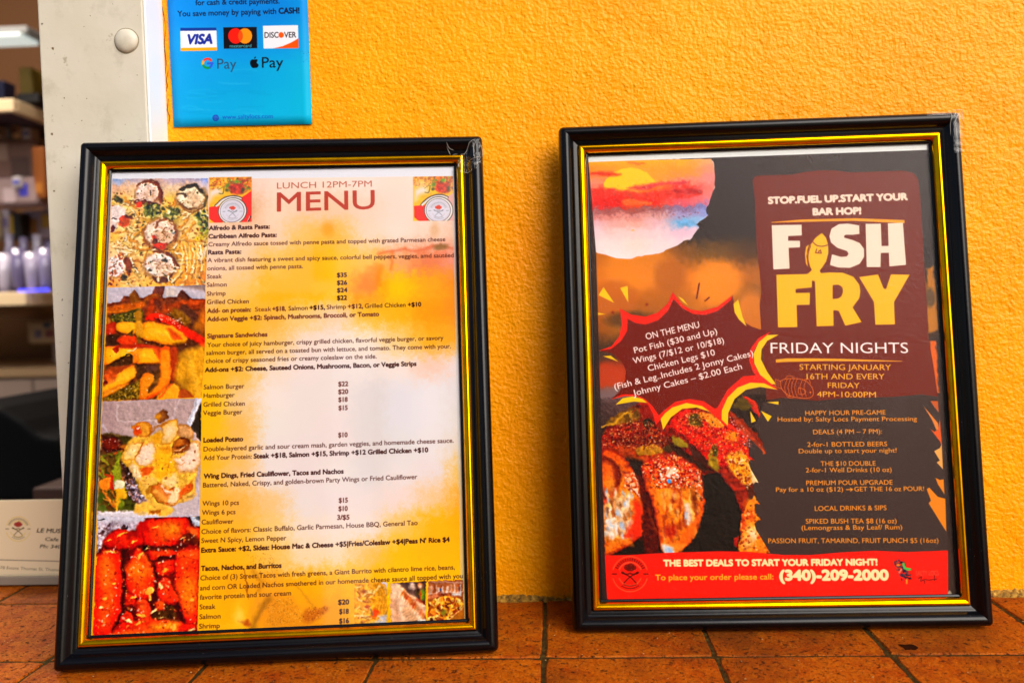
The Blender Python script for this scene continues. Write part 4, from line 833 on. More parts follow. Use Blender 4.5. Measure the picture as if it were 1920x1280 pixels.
p.P([(900, 1070), (1040, 960), (1040, 1030), (960, 1080)], 'dca850', .9, 8, sm=True, var=.2); p.P([(420, 1130), (500, 1090), (700, 1110), (810, 1150), (760, 1230), (560, 1215), (430, 1200)], 'f6c04c', 1, 8, sm=True, var=.08); p.P([(560, 1185), (690, 1180), (680, 1212), (560, 1215)], 'b8680c', 1, 6)
p.spk([(300, 500), (1100, 460), (1000, 1000), (500, 1000)], 130, 2.5, 7, ['b85c14', 'fff0dc', 'd88424', '8a3c0c'], .7, 1.5)

p.fx([(78, 40), (560, 22), (1112, 4), (1105, 700), (1095, 1240), (560, 1258), (20, 1278), (30, 900)], 1.6, .06, 1.05, 3, 1.18)
# glazed wings photo
p.view(168, 960, 5.333, [(80, 30), (560, 56), (1106, 36), (1095, 640), (1075, 1210), (560, 1240), (30, 1275), (55, 700)], 2.4)
p.P([(0, 0), (1160, 0), (1160, 1300), (0, 1300)], '6a0c04', 1, 1, var=.3); p.P([(60, 0), (560, 40), (480, 160), (380, 190), (300, 170), (200, 190), (130, 300), (60, 420)], 'c4b4c0', 1, 6, var=.2)
p.spk([(70, 120), (420, 130), (200, 200), (120, 330), (70, 400)], 110, 4, 14, ['7a4c50', 'f4f0fa', '9c8494', '4c2424', 'd8ccd8'], .85, 1.8); p.P([(60, 0), (560, 40), (540, 90), (80, 100)], 'd4d0dc', .9, 10); p.E(120, 76, 30, 6, 0, '141010'); p.E(355, 155, 26, 16, -10, '2a1818', .9, 4)
p.P([(1000, 36), (1110, 36), (1106, 140), (1040, 130)], 'ccd0dc', 1, 5); p.E(1085, 60, 30, 22, 0, '4a5058', .9, 5)
def wing(pts, c='f01c04', hl=None):
    p.P(pts, 'a80c02', 1, 5, sm=True); q = np.array(pts, float); cc = q.mean(0); p.P(cc+(q-cc)*.92, c, 1, 8, sm=True, var=.12); p.P(cc+(q-cc)*[.5, .72]+[-8, -6], hl or 'fa4408', .75, 24, sm=True, var=.2)
wing([(480, 130), (560, 80), (680, 60), (960, 45), (1000, 180), (900, 270), (860, 340), (700, 360), (560, 330), (500, 240)], 'e81c04', 'fa5c10'); p.P([(480, 120), (560, 80), (580, 180), (500, 230)], 'c00c04', .8, 12)
p.P([(720, 130), (900, 110), (900, 230), (760, 240)], 'fc9418', .8, 30, sm=True, var=.2); wing([(960, 150), (1100, 160), (1100, 290), (1000, 260)], 'f03408', 'fc8c30'); p.P([(930, 230), (1000, 200), (1100, 270), (1090, 310), (960, 300)], '6c2408', .9, 8)
wing([(130, 290), (220, 200), (320, 160), (420, 200), (520, 190), (540, 300), (460, 350), (400, 370), (200, 350)], 'd81404', 'f8340c'); p.P([(350, 210), (480, 180), (500, 240), (380, 260)], 'a00c04', .8, 12)
p.P([(550, 330), (880, 330), (880, 380), (600, 380)], '5a1404', 1, 7); p.E(550, 360, 26, 30, 0, '0c0804', 1, 6)
wing([(60, 480), (120, 380), (250, 370), (320, 430), (330, 700), (330, 900), (300, 1050), (220, 1160), (200, 1270), (30, 1280), (45, 800)], 'f61e04', 'fc6c14'); p.P([(100, 480), (180, 420), (210, 500), (190, 680), (110, 720)], 'fc8418', .8, 34, sm=True)
wing([(360, 560), (400, 460), (470, 350), (560, 420), (640, 560), (670, 700), (640, 830), (560, 880), (460, 850), (380, 780), (350, 660)], 'f82804', 'fc6410'); p.P([(370, 560), (440, 500), (560, 540), (620, 620), (480, 640), (390, 620)], 'fc9418', .75, 30, sm=True); p.P([(520, 440), (560, 420), (620, 520), (600, 560)], 'fc8018', .7, 14)
p.P([(310, 370), (360, 370), (350, 560), (350, 800), (340, 960), (310, 960), (330, 700)], '3c0604', .9, 9); p.P([(560, 420), (600, 450), (680, 620), (670, 900), (620, 1040), (600, 900), (660, 700), (620, 520)], '4a0804', .9, 8)
wing([(590, 390), (860, 390), (860, 440), (700, 450), (620, 470)], 'f42c08', 'fc6010'); wing([(670, 500), (760, 450), (850, 480), (840, 590), (740, 640), (680, 620)], 'e81804', 'fc501c'); p.E(755, 575, 26, 16, -20, 'fcb838', .95, 4)
p.P([(660, 470), (700, 440), (860, 430), (830, 470), (700, 490)], '480804', .9, 6); p.P([(690, 640), (830, 600), (860, 700), (830, 740), (760, 720)], '7c0c04', .9, 9); wing([(690, 700), (760, 640), (830, 740), (890, 900), (780, 910), (680, 830)], 'f02808', 'f85018')
wing([(880, 380), (1100, 350), (1095, 600), (1080, 1100), (960, 1110), (920, 1000), (880, 820), (850, 700), (850, 520)], 'fa2804', 'fc5008'); p.P([(890, 400), (1090, 380), (1090, 460), (900, 460)], 'fc6818', .8, 16, sm=True); p.P([(890, 740), (980, 640), (1060, 660), (1080, 850), (1040, 980), (940, 960)], 'fc9014', .8, 40, sm=True, var=.15)
p.L([(880, 470), (960, 450), (1090, 470)], 8, 'b8300c', .8, 4); p.P([(640, 1000), (700, 940), (800, 920), (880, 940), (880, 1040), (760, 1080), (640, 1060)], '4c2806', 1, 8, sm=True, var=.3); p.P([(840, 900), (880, 920), (950, 1100), (640, 1100), (640, 1060), (880, 1060)], '4e0604', .95, 7)
wing([(460, 900), (540, 870), (600, 930), (620, 1100), (480, 1080)], 'ee2c08', 'fc6c20'); wing([(360, 820), (440, 830), (450, 930), (370, 940)], 'e01c04', 'f04c18'); p.P([(340, 940), (470, 920), (480, 1080), (420, 1080), (340, 1000)], '6a0c04', .9, 8); wing([(670, 900), (740, 890), (740, 960), (670, 980)], 'f04008', 'fc7018')
p.P([(240, 1160), (300, 1020), (340, 960), (420, 990), (430, 1060), (300, 1100)], '2c0a04', .95, 8); wing([(300, 1090), (360, 1000), (420, 1010), (430, 1090)], 'e41c04')
wing([(220, 1200), (300, 1110), (460, 1080), (600, 1100), (640, 1060), (950, 1110), (1075, 1120), (1075, 1230), (220, 1275)], 'f22204', 'fc5410'); p.P([(640, 1110), (860, 1090), (860, 1170), (640, 1180)], 'fcac1c', .8, 22, sm=True, var=.2); p.P([(240, 1200), (640, 1180), (640, 1240), (240, 1260)], 'fc7c18', .7, 16, sm=True)
p.P([(940, 1190), (1075, 1160), (1075, 1230), (900, 1230)], '5c0c04', .8, 12)
for x, y, rx, ry, an in ((510, 430, 46, 14, -55), (600, 780, 44, 40, -30), (605, 850, 16, 34, 0), (385, 1085, 44, 14, 10), (500, 1105, 44, 9, -15), (520, 1030, 46, 16, 12), (640, 990, 34, 12, -35), (440, 295, 30, 9, -30), (440, 845, 34, 12, -10), (710, 740, 16, 26, -20), (1015, 1180, 40, 9, -25), (580, 370, 20, 7, -5), (655, 155, 40, 9, -12), (190, 285, 30, 7, -10), (330, 220, 60, 10, -25), (120, 950, 22, 18, 0), (150, 860, 26, 16, -20), (240, 708, 20, 10, 0), (1020, 872, 16, 14, 0), (725, 1050, 30, 5, 8), (835, 1145, 26, 30, 0), (210, 395, 60, 9, 5), (930, 260, 22, 8, -10)):
    p.E(x, y, rx, ry, an, R_.choice(['fcc048', 'fcd890', 'f8b440']), .95, 2, .1)
p.spk([(60, 360), (1090, 200), (1070, 1220), (40, 1260)], 420, 3, 10, ['fcd090', 'fca040', 'a01004', 'fff0dc', 'd01804', 'fc7c30'], .75, 1.5)

p.fx([(80, 30), (560, 56), (1106, 36), (1095, 640), (1075, 1210), (560, 1240), (30, 1275), (55, 700)], 1.8, .08, 1.08, 4, 1.15)
# badge thumbnails at the head of the menu
for (vx, vy, k, wsh) in ((385, 325, 12.8, 0), (770.5, 322, 12.55, 1)):
    cl = [(90, 100), (1112, 85), (1110, 1165), (90, 1190)] if not wsh else [(50, 120), (985, 105), (1005, 1150), (50, 1160)]
    p.view(vx, vy, k, cl, 1.2)
    p.P([(0, 0), (1300, 0), (1300, 1300), (0, 1300)], 'fcb408', 1, 1, var=.06); p.P([(0, 100), (600, 100), (520, 260), (300, 330), (90, 430)], 'f08a10', 1, 14, var=.4); p.P([(560, 100), (1112, 100), (1112, 400), (700, 500), (560, 330)], 'd86410', 1, 12, var=.4)
    p.P([(90, 440), (240, 360), (330, 360), (400, 470), (200, 560), (100, 700)], 'ecd8cc', 1, 20, sm=True); p.spk([(90, 110), (600, 110), (450, 330), (90, 400)], 70, 10, 26, ['f8b818', 'c85010', 'f89c28', 'a84c10', 'fcd038'], .8, 1.5)
    p.spk([(480, 110), (1112, 110), (1100, 380), (560, 460)], 80, 12, 30, ['f8cc10', '6a5020', 'b83410', '589018', '4a3c24', 'f8a810', 'd83c14'], .85, 1.6); p.P([(600, 290), (900, 260), (900, 480), (700, 500), (600, 440)], 'b82c14', .95, 8, sm=True, var=.4); p.E(755, 200, 54, 36, 0, '58a018', .95, 6); p.E(530, 300, 44, 60, 20, '5c7c14', .95, 6)
    p.E(520, 410, 40, 40, 0, '3c4418', .9, 6); p.E(890, 400, 36, 60, 0, '38401c', .9, 6); p.L([(320, 390), (400, 340), (470, 330)], 14, '5c6414'); p.L([(330, 485), (420, 480), (450, 350)], 22, '50480f', .9, 3)
    red = 'f41e06'
    p.P([(80, 810), (340, 785), (420, 1200), (240, 1200), (80, 1085)], red); p.P([(840, 600), (1120, 420), (1120, 1200), (760, 1200)], 'e49a92' if wsh else red, 1, 2)
    p.L([(250, 780), (370, 660), (520, 580), (700, 555), (860, 600)], 62, '3a2c22', .95, 1.5); p.L([(262, 785), (385, 672), (530, 594), (700, 572), (850, 612)], 44, 'e6dcd4', 1, 1.5)
    p.E(655, 905, 335, 330, 0, '2e2620', 1, 1.5, warp=0); p.E(652, 905, 318, 312, 0, 'eee6dc', 1, 1.5, warp=0); p.E(645, 905, 285, 280, 0, '5c4450', 1, 1.5, warp=0); p.E(642, 905, 272, 268, 0, 'd9d4e2', 1, 1.5, warp=0)
    emblem(p, 650, 920, 235, '7c7c84', 'c8b0b8', 'd83418', .85)
    if not wsh: p.L([(1085, 1030), (1030, 1160)], 24, '2c1c14'); p.L([(1060, 1030), (1010, 1150)], 12, 'f0e0d0')
    else: p.E(250, 300, 160, 130, 0, 'f4e4d8', .45, 40, warp=0); p.P([(860, 100), (1112, 100), (1112, 1160), (900, 1160)], 'f0dcd8', .35, 60, warp=0)
# three small photos at the foot of the menu
p.view(655, 1080, 8.727, [(80, 118), (350, 100), (618, 92), (618, 790), (80, 808)], 1.4)
p.P([(0, 60), (700, 60), (700, 860), (0, 860)], 'f0a41c', 1, 1, var=.2); p.P([(530, 90), (640, 90), (640, 400), (600, 300)], 'd4cce0', 1, 8); p.P([(620, 590), (620, 800), (380, 800), (480, 650)], 'c4bcc0', 1, 12)
for k in range(16): x = 430+k*12; p.L([(x-30, 130), (x+30, 330), (x-20+k*2, 600)], 12, ['c87c0c', 'f0b83c', 'a8680c', 'e8a020'][k % 4], .8, 3)
for k in range(60):
    x, y = R_.uniform(90, 460), R_.uniform(140, 760); t = R_.uniform(-1, 1); p.L([(x, y), (x+50*math.cos(t), y+60*math.sin(t)), (x+80*math.cos(t), y+110*math.sin(t)*R_.uniform(.2, 1))], R_.uniform(10, 26), R_.choice(['fcc040', 'c8700c', 'f8d888', 'a8500c', 'f0a018', 'fce0a4']), .8, 4)
p.E(420, 600, 70, 60, 0, 'ec4c14', .95, 8); p.E(240, 240, 40, 34, 0, 'a84808', .8, 8); p.E(290, 500, 30, 40, 0, 'c43808', .8, 7); p.L([(80, 645), (200, 640), (300, 650)], 24, 'f8dc9c', .9, 4); p.L([(350, 550), (360, 620)], 26, '6a7058', .8, 5); p.E(200, 760, 34, 20, 0, '8c4408', .8, 6)
p.view(655, 1080, 8.727, [(672, 110), (1000, 92), (1250, 76), (1250, 755), (680, 790)], 1.2)
p.P([(640, 60), (1300, 60), (1300, 860), (640, 860)], '5a3c30', 1, 1, var=.3); p.P([(640, 100), (780, 100), (1000, 290), (1260, 480), (1260, 860), (640, 860)], 'eab890', 1, 6, var=.06); p.P([(680, 120), (800, 150), (880, 300), (700, 320)], 'f0cca8', .9, 24)
p.P([(860, 90), (1060, 90), (1040, 300), (960, 230)], '6c4c44', .9, 10); p.E(1020, 150, 50, 60, 0, 'eacab4', .9, 9); p.E(1150, 150, 40, 50, 0, 'e8904c', .95, 7); p.E(1150, 170, 24, 24, 0, 'f4dcd0', .8, 8); p.E(1210, 300, 40, 80, 10, '6c9c10', .95, 8); p.E(1130, 280, 34, 30, 0, '3c3c10', .9, 6); p.E(1175, 310, 16, 80, 0, 'e0b010', .8, 6); p.L([(1100, 390), (1250, 440)], 40, '8c2008', .9, 8); p.L([(1160, 250), (1170, 390)], 18, 'c84408', .9, 5)
for k in range(11): x, y = 880+k*34, 270+k*41; p.E(x, y, 24, 50, 25, ['d86818', 'b85010', 'c84008'][k % 3], .95, 6); p.L([(x-40, y+10), (x-60, y+60)], 12, 'fff0d8', .6, 6)
for k in range(6): p.L([(880+k*30, 560+k*40), (980+k*20, 500+k*40)], 34, 'e8b07c', .8, 9); p.L([(870+k*30, 590+k*40), (960+k*24, 540+k*38)], 9, 'a8744c', .7, 5)
p.L([(700, 420), (780, 560), (800, 760)], 60, 'c08058', .6, 20); p.L([(850, 380), (840, 560), (850, 700)], 30, 'fbe4cc', .6, 16); p.L([(1100, 560), (1180, 740)], 60, 'fff0d0', .6, 16); p.P([(1120, 720), (1250, 700), (1250, 780), (1120, 780)], 'd8dcdc', .9, 9); p.P([(960, 745), (1100, 730), (1100, 790), (960, 790)], '382c34', .9, 7)
p.view(655, 1080, 8.727, [(1288, 72), (1860, 60), (1880, 720), (1290, 750)], 1.3)
p.P([(1260, 40), (1900, 40), (1900, 860), (1260, 860)], 'a85420', 1, 1, var=.2); p.P([(1280, 70), (1900, 60), (1900, 130), (1280, 140)], 'a8643c', 1, 9); p.L([(1290, 280), (1560, 265), (1860, 250)], 20, 'e8b8a4', 1, 4); p.L([(1290, 80), (1860, 100)], 10, 'e0b4a4', .9, 4)
for k in range(26): x = 1300+k*21; h_ = R_.uniform(70, 140); p.L([(x, 262), (x, 262-h_)], R_.uniform(10, 24), R_.choice(['e8c4b4', 'c87848', 'a02c18', 'f0dcd0', 'd8945c', '8c4420', 'b8c0cc']), .85, 3, sm=False)
p.E(1490, 225, 14, 24, 0, '285c98', 1, 3); p.L([(1300, 330), (1460, 310)], 50, 'e0885c', .9, 9); p.P([(1680, 280), (1830, 265), (1830, 310), (1680, 315)], 'e4ecf2', .95, 8); p.L([(1480, 300), (1570, 300)], 50, '7c2c18', .8, 8)
p.P([(1290, 430), (1400, 380), (1500, 330), (1700, 350), (1850, 400), (1860, 500), (1620, 720), (1560, 730), (1290, 750)], 'd8901c', 1, 8, var=.35)
p.spk([(1290, 430), (1400, 380), (1500, 330), (1700, 350), (1850, 400), (1860, 500), (1600, 720), (1290, 750)], 190, 12, 34, ['f8c838', '8c2c08', 'f8a820', '5c140c', 'c85c10', 'fce078', 'a84008'], .85, 1.5); p.E(1535, 590, 44, 50, 20, '8a8420', .9, 8); p.E(1380, 580, 44, 44, 0, 'f0841c', .9, 9); p.P([(1640, 730), (1870, 520), (1880, 730)], 'c07010', 1, 5); p.L([(1600, 730), (1870, 500)], 14, 'f8b860', 1, 3)
p.fx([(80, 60), (1870, 50), (1880, 760), (80, 808)], 1.6, .12, 1.05, 6)
p.view(0, 0, 1)
PM = p
CB = 2.9; K = '4a1c14'; KB = '3a120e'; KF = '8a5a4c'; KG = '6c3024'
for a in (("LUNCH 12PM-7PM", 519.5, 354, 697, 350, 4.3, 'b04424', -.12), ("MENU", 519, 396.5, 703, 391.5, 13.2, 'b8320f', .35)): p.T(*a)
for t, x0, y0, x1, y1, b, c in (
 ("Alfredo & Rasta Pasta:", 391.3, 431.7, 506, 428.4, 1, KB), ("Caribbean Alfredo Pasta:", 390.7, 447.2, 519, 444, 1, KB), ("Creamy Alfredo sauce tossed with penne pasta and topped with grated Parmesan cheese", 390.7, 462, 835, 452.3, 0, K),
 ("Rasta Pasta:", 390, 477, 452.5, 475.5, 1, KB), ("A vibrant dish featuring a sweet and spicy sauce, colorful bell peppers, veggies, amd sautéed", 389, 491.8, 850.7, 482.2, 0, K), ("onions, all tossed with penne pasta.", 388.5, 507, 568, 502.6, 0, K),
 ("Steak", 388, 522.4, 416, 521.8, 0, K), ("Salmon", 387.6, 537.7, 425, 537, 0, K), ("Shrimp", 387.7, 554.6, 423, 553.5, 0, K), ("Grilled Chicken", 388, 570, 466.5, 568.5, 0, K),
 ("$35", 631.5, 519.5, 650.5, 519, 1, KB), ("$26", 631.5, 534, 651, 533.5, 1, KB), ("$24", 631.7, 548, 651.3, 547.5, 1, KB), ("$22", 631.7, 562.3, 650.7, 561.8, 1, KB),
 ("Add- on protein:", 388, 586.7, 471, 584.1, 1, KG), ("Steak", 478, 583.9, 509, 583, 0, KG), ("+$18,", 510.5, 582.9, 536, 582.1, 1, KG), ("Salmon", 541, 582, 577, 580.8, 0, K), ("+$15,", 580, 580.7, 609.5, 579.8, 1, KB), ("Shrimp", 612.5, 579.7, 649, 578.5, 0, K), ("+$12,", 652, 578.4, 681, 577.5, 1, KG), ("Grilled Chicken", 684, 577.4, 760.5, 575.1, 0, K), ("+$10", 764.5, 575, 790, 574.2, 1, KB),
 ("Add-on Veggie +$2: Spinach, Mushrooms, Broccoli, or Tomato", 388, 602.3, 711, 592.3, 1, KG), ("Signature Sandwiches", 388.3, 633.8, 501.5, 630.4, 1, KG),
 ("Your choice of juicy hamburger, crispy grilled chicken, flavorful veggie burger, or savory", 388.3, 650.4, 831.6, 637, 0, K), ("salmon burger, all served on a toasted bun with lettuce, and tomato. They come with your.", 386.7, 665.4, 845.6, 652.6, 0, K), ("choice of crispy seasoned fries or creamy coleslaw on the side.", 385.8, 680.6, 706.2, 671.6, 0, K),
 ("Add-ons +$2: Cheese, Sauteed Onions, Mushrooms, Bacon, or Veggie Strips", 383.8, 697.3, 781, 685.4, 1, KB), ("Salmon Burger", 382, 729.6, 458, 727.4, 0, K), ("Hamburger", 381.7, 745.6, 440, 743.9, 0, K), ("Grilled Chicken", 381.3, 762.3, 459, 760, 0, K), ("Veggie Burger", 380.6, 778, 454, 775.8, 0, K),
 ("$22", 634, 723.8, 653, 723.2, 1, KG), ("$20", 634, 738.3, 653, 737.7, 1, KG), ("$18", 634.3, 753, 652, 752.5, 1, KG), ("$15", 634.5, 768.5, 652, 768, 1, KG), ("$10", 634, 819.3, 651.8, 818.8, 1, KG),
 ("Loaded Potato", 381.2, 829, 456, 826.4, 1, KB), ("Double-layered garlic and sour cream mash, garden veggies, and homemade cheese sauce.", 381.6, 845.8, 850.6, 829.3, 0, K), ("Add Your Protein:", 381.6, 862.3, 472, 859.4, 0, K), ("Steak +$18, Salmon +$15, Shrimp +$12 Grilled Chicken +$10", 475.5, 859, 803, 847, 1, KB),
 ("Wing Dings, Fried Cauliflower, Tacos and Nachos", 381.6, 896.5, 644.4, 887, 1, KB), ("Battered, Naked, Crispy, and golden-brown Party Wings or Fried Cauliflower", 380.6, 913.3, 782.3, 897.3, 0, K), ("Wings 10 pcs", 379.5, 947.7, 448, 945.6, 0, K), ("Wings 6 pcs", 378.5, 964.8, 441.4, 963, 0, K), ("Cauliflower", 378, 982.5, 437.6, 980.8, 0, K),
 ("Choice of flavors: Classic Buffalo, Garlic Parmesan, House BBQ, General Tao", 377.6, 1000.5, 783, 983.5, 0, K), ("Sweet N Spicy, Lemon Pepper", 377.4, 1017.3, 536.7, 1012, 0, K), ("Extra Sauce: +$2, Sides: House Mac & Cheese +$5|Fries/Coleslaw +$4|Peas N' Rice $4", 377, 1035.3, 843.3, 1014.9, 1, KB),
 ("$15", 635, 941.7, 652.3, 941.2, 1, KG), ("$10", 634.5, 957.3, 652, 956.8, 1, KG), ("3/$5", 632, 973.8, 655.3, 973.2, 1, KG),
 ("Tacos, Nachos, and Burritos", 376.4, 1069.4, 528, 1063.4, 1, KB), ("Choice of (3) Street Tacos with fresh greens, a Giant Burrito with cilantro lime rice, beans,", 375.7, 1087.3, 852.9, 1066.7, 0, K), ("and corn OR Loaded Nachos smothered in our homemade cheese sauce all topped with you", 374.8, 1106, 867.8, 1083, 0, K), ("favorite protein and sour cream", 374.6, 1123.5, 545.8, 1115.2, 0, K),
 ("Steak", 374.1, 1141.6, 404, 1140.5, 0, K), ("Salmon", 373.7, 1160, 413.5, 1158.5, 0, K), ("Shrimp", 373.2, 1177.8, 412, 1176.3, 0, K), ("$20", 633.6, 1132.6, 654.7, 1132, 1, KB), ("$18", 635.9, 1150, 654, 1149.5, 1, KB), ("$16", 635.9, 1167.8, 654.3, 1167, 1, KB)):
    p.T(t, x0, y0, x1, y1, CB, c, .32 if b else .08)
menu_im = p.image('menu_print')

# ------------------------------------------------------------------ the fish-fry flyer (right frame)
p = Print(-109.2, 109.2, B-.4, B+283, 5, H2, '3a2824', 31); R_ = p.r
p.view(0, 0, 1, warp=3)
p.grid([1100, 1180, 1260, 1340, 1420, 1500, 1780], [280, 440, 470, 520, 570, 610, 650, 700, 750, 820, 1040],
 ['30211f 30211f 2f201f 2f201e 30211e 33221e 30201d', '30211f 30211f 30211f 2f201d 2f201d 33221e 30201d', 'c86808 c06410 8c4c0c 6c440c 4c2c10 33221e 30201d', 'd87008 f08008 d06c08 fa8408 b46008 5c3410 30201d', 'c46408 b05a08 b46008 d87408 6c4410 a85808 8a5208',
  'a04c0c a05c10 6c3c10 784010 543018 f0780c 6a4010', '3c2818 4c2c18 5a2c14 5a2c14 5a2c14 e06c0c 30201d', '8c3010 ac2c0c 5a1c0c 5a1c0c 5a2c14 5c3420 30201d', '5c4440 6c4c48 3c2820 3c2820 3c2820 36251f 463430', '3c2820 3c2820 302018 302018 402c26 3c2b26 3e2d28', '2c1c14 2c1c14 2c2018 2c2018 3e2a24 3c2b26 3e2d28'], warp=10, grain=1)
for x, y, rx, ry, c, s_ in ((1345, 530, 40, 38, 'ff8c08', 30), (1200, 500, 60, 36, 'f08408', 30), (1255, 520, 26, 30, 'b45c0c', 24), (1410, 590, 26, 40, 'f88414', 24), (1150, 560, 40, 30, 'c86010', 24), (1140, 705, 34, 22, 'c83c10', 20), (1180, 600, 40, 14, '4c3018', 16), (1150, 740, 50, 12, '7c6464', 16)): p.E(x, y, rx, ry, 0, c, .75, s_)
# right sliver of the fire picture beside the brown panels
p.P([(1738, 505), (1750, 500), (1760, 620), (1740, 625)], 'c87808', .9, 8); p.E(1744, 560, 8, 16, 0, '4c3c30', .8, 8); p.P([(1742, 640), (1755, 640), (1762, 780), (1750, 760)], 'f0640c', .95, 6)
p.P([(1700, 740), (1765, 740), (1775, 1020), (1700, 1020)], '3c2b26')
# sunset watercolour
p.view(1040, 200, 4.571, warp=2.5)
su = [(280, 470), (1340, 455), (1362, 500), (1375, 600), (1368, 700), (1340, 780), (1318, 850), (1298, 910), (1320, 940), (1290, 960), (1240, 990), (1212, 1020), (1238, 1042), (1200, 1090), (1160, 1140), (1060, 1190), (990, 1220), (930, 1250), (760, 1280), (660, 1310), (560, 1308), (480, 1290), (380, 1262), (300, 1235), (280, 1235)]
su2 = []
for i, q in enumerate(su):
    su2.append(q)
    if 6 <= i < 22:
        n_ = su[i+1]; su2.append(((q[0]+n_[0])/2+R_.uniform(-9, 9), (q[1]+n_[1])/2+R_.uniform(-9, 9)))
p.P(su2, 'f6d4d0', 1, 1.2); p.view(1040, 200, 4.571, su2, 3)
p.grid([1040+v/4.571 for v in (280, 480, 680, 880, 1080, 1370)], [200+v/4.571 for v in (470, 560, 640, 720, 800, 850, 880, 940, 1000, 1080, 1180, 1300)],
 ['fca010 fca408 fca408 fca808 fca810 f4a468', 'fa7420 f88c18 fc9c08 fc9c10 fc9418 f0906c', 'f48868 f48050 fca410 fc9818 f4805c f08880', 'f03c34 f05030 fc8c10 f86010 ec2418 ee7468', 'ee1c18 ee1408 f83c08 f42c0c f05058 ee7874', 'e82c2c e4100c e8380c e83018 dc5060 c87898', 'b46868 a8504c a84c44 9c5458 8c6c94 7c84c8', 'd87c7c e08478 e48c80 dc9890 a494c4 8898d8', 'e8b8c8 eca8a0 eca898 e8b0b8 7cb0dc a4c0e8', 'f0ccd4 f2ccc8 f0c8c4 f2ccd0 e8bcd0 ead0e0', 'f2dada f2dcd8 f4d8cc f4d8d8 f0d4dc f0dce0', 'f2e4e4 f2e6e4 f2e0dc f0dede f0dede f0dede'], warp=9, grain=3)
p.P([(425, 720), (440, 640), (500, 570), (580, 540), (660, 532), (760, 560), (830, 610), (862, 660), (760, 690), (640, 710), (560, 740), (480, 710)], 'fec804', 1, 3, sm=True)
for pts, c in (([(300, 590), (380, 560), (560, 580), (520, 600), (380, 600)], 'ee2410'), ([(290, 720), (450, 700), (700, 740), (1000, 720), (1270, 745), (1150, 790), (900, 790), (600, 780), (300, 780)], 'ee2414'), ([(620, 700), (860, 660), (1130, 645), (1100, 675), (900, 680), (800, 720)], 'e8283c'), ([(440, 790), (600, 770), (840, 800), (840, 850), (300, 850)], 'ee1406'),
    ([(580, 800), (700, 800), (840, 830), (760, 852), (600, 852)], 'fc6c04'), ([(620, 480), (780, 495), (700, 505)], 'f45418'), ([(1060, 990), (1190, 990), (1220, 1030), (1080, 1025)], '5ca4d8'), ([(1000, 720), (1200, 715), (1270, 745), (1100, 760)], 'b81c20')): p.P(pts, c, .8, 9, sm=True, var=.15)
p.spk([(290, 850), (1300, 850), (1200, 960), (300, 960)], 300, 3, 7, ['6c3038', 'a84848', '5c4c70', 'c88080'], .4); p.E(670, 1072, 14, 7, 0, 'f8a838', .8, 3); p.spk([(290, 620), (1350, 620), (1300, 850), (290, 850)], 220, 3, 7, ['f8a8a0', 'd81c20', 'fcc0a8'], .35)
p.spk(su2, 500, 2, 5, ['fcd8c8', 'e87060', 'c890a0'], .18)
p.view(0, 0, 1)
# grilled fish steaks
p.view(1100, 740, 4.128, [(98, 20), (300, 60), (480, 60), (520, 190), (800, 60), (1000, 90), (1200, 0), (1320, 60), (1420, 500), (1345, 560), (1340, 860), (1360, 1000), (1430, 1235), (140, 1255)], 3.0)
p.P([(90, 380), (200, 180), (420, 60), (700, 70), (900, 90), (1100, 130), (1200, 230), (1290, 340), (1330, 560), (1320, 700), (1230, 720), (900, 640), (840, 560), (600, 500), (300, 480), (110, 440)], '8a1804', 1, 8, var=.4)
p.P([(160, 230), (240, 150), (380, 100), (420, 180), (300, 230)], '8a6410', .9, 9, sm=True, var=.3); p.L([(120, 250), (220, 220), (300, 140), (340, 170)], 16, 'd8a020', .9, 4); p.E(470, 220, 40, 34, 0, '28200c', .9, 7); p.P([(400, 130), (500, 90), (520, 180), (430, 190)], '9c1c08', .9, 8)
p.P([(300, 330), (640, 330), (640, 500), (200, 440)], '6c1c0c', .7, 18); p.P([(110, 440), (300, 400), (600, 460), (560, 540), (360, 500), (150, 470)], 'c85008', .8, 14, sm=True, var=.3)
p.P([(380, 430), (460, 395), (550, 400), (600, 440), (500, 470), (400, 470)], 'c08814', .95, 6, sm=True, var=.2); p.E(640, 420, 44, 28, 0, '4a3808', .9, 7); p.P([(660, 330), (740, 350), (790, 400), (760, 420), (680, 400)], 'a08c18', .95, 6, sm=True)
p.P([(640, 220), (760, 120), (900, 150), (1020, 200), (1180, 280), (1260, 360), (1220, 480), (1100, 560), (950, 520), (860, 440), (760, 330)], 'd81c04', 1, 9, sm=True, var=.25); p.E(840, 200, 60, 50, 20, '5c5010', .95, 10); p.P([(860, 150), (960, 150), (1060, 240), (1000, 260), (920, 210)], 'f8a020', .95, 8, sm=True); p.E(1120, 330, 50, 40, 0, 'f8a810', .8, 14)
p.P([(780, 360), (860, 430), (950, 520), (930, 560), (820, 480)], '4c2414', .9, 8); p.P([(620, 350), (900, 540), (1000, 600), (860, 580), (700, 470)], '3e2010', 1, 8)
p.P([(960, 420), (1000, 400), (1010, 480), (1030, 590), (980, 580), (940, 530)], 'a88c14', .95, 6, sm=True, var=.2); p.E(990, 440, 22, 44, 10, '4a4408', .9, 6)
p.P([(1080, 480), (1200, 440), (1260, 520), (1290, 700), (1200, 700), (1120, 600)], 'f0a018', .95, 10, sm=True, var=.25); p.P([(1260, 540), (1300, 620), (1335, 690), (1290, 700), (1270, 620)], 'f0cc98', .95, 6, sm=True); p.E(1270, 740, 40, 50, 0, '6a2c18', .9, 6)
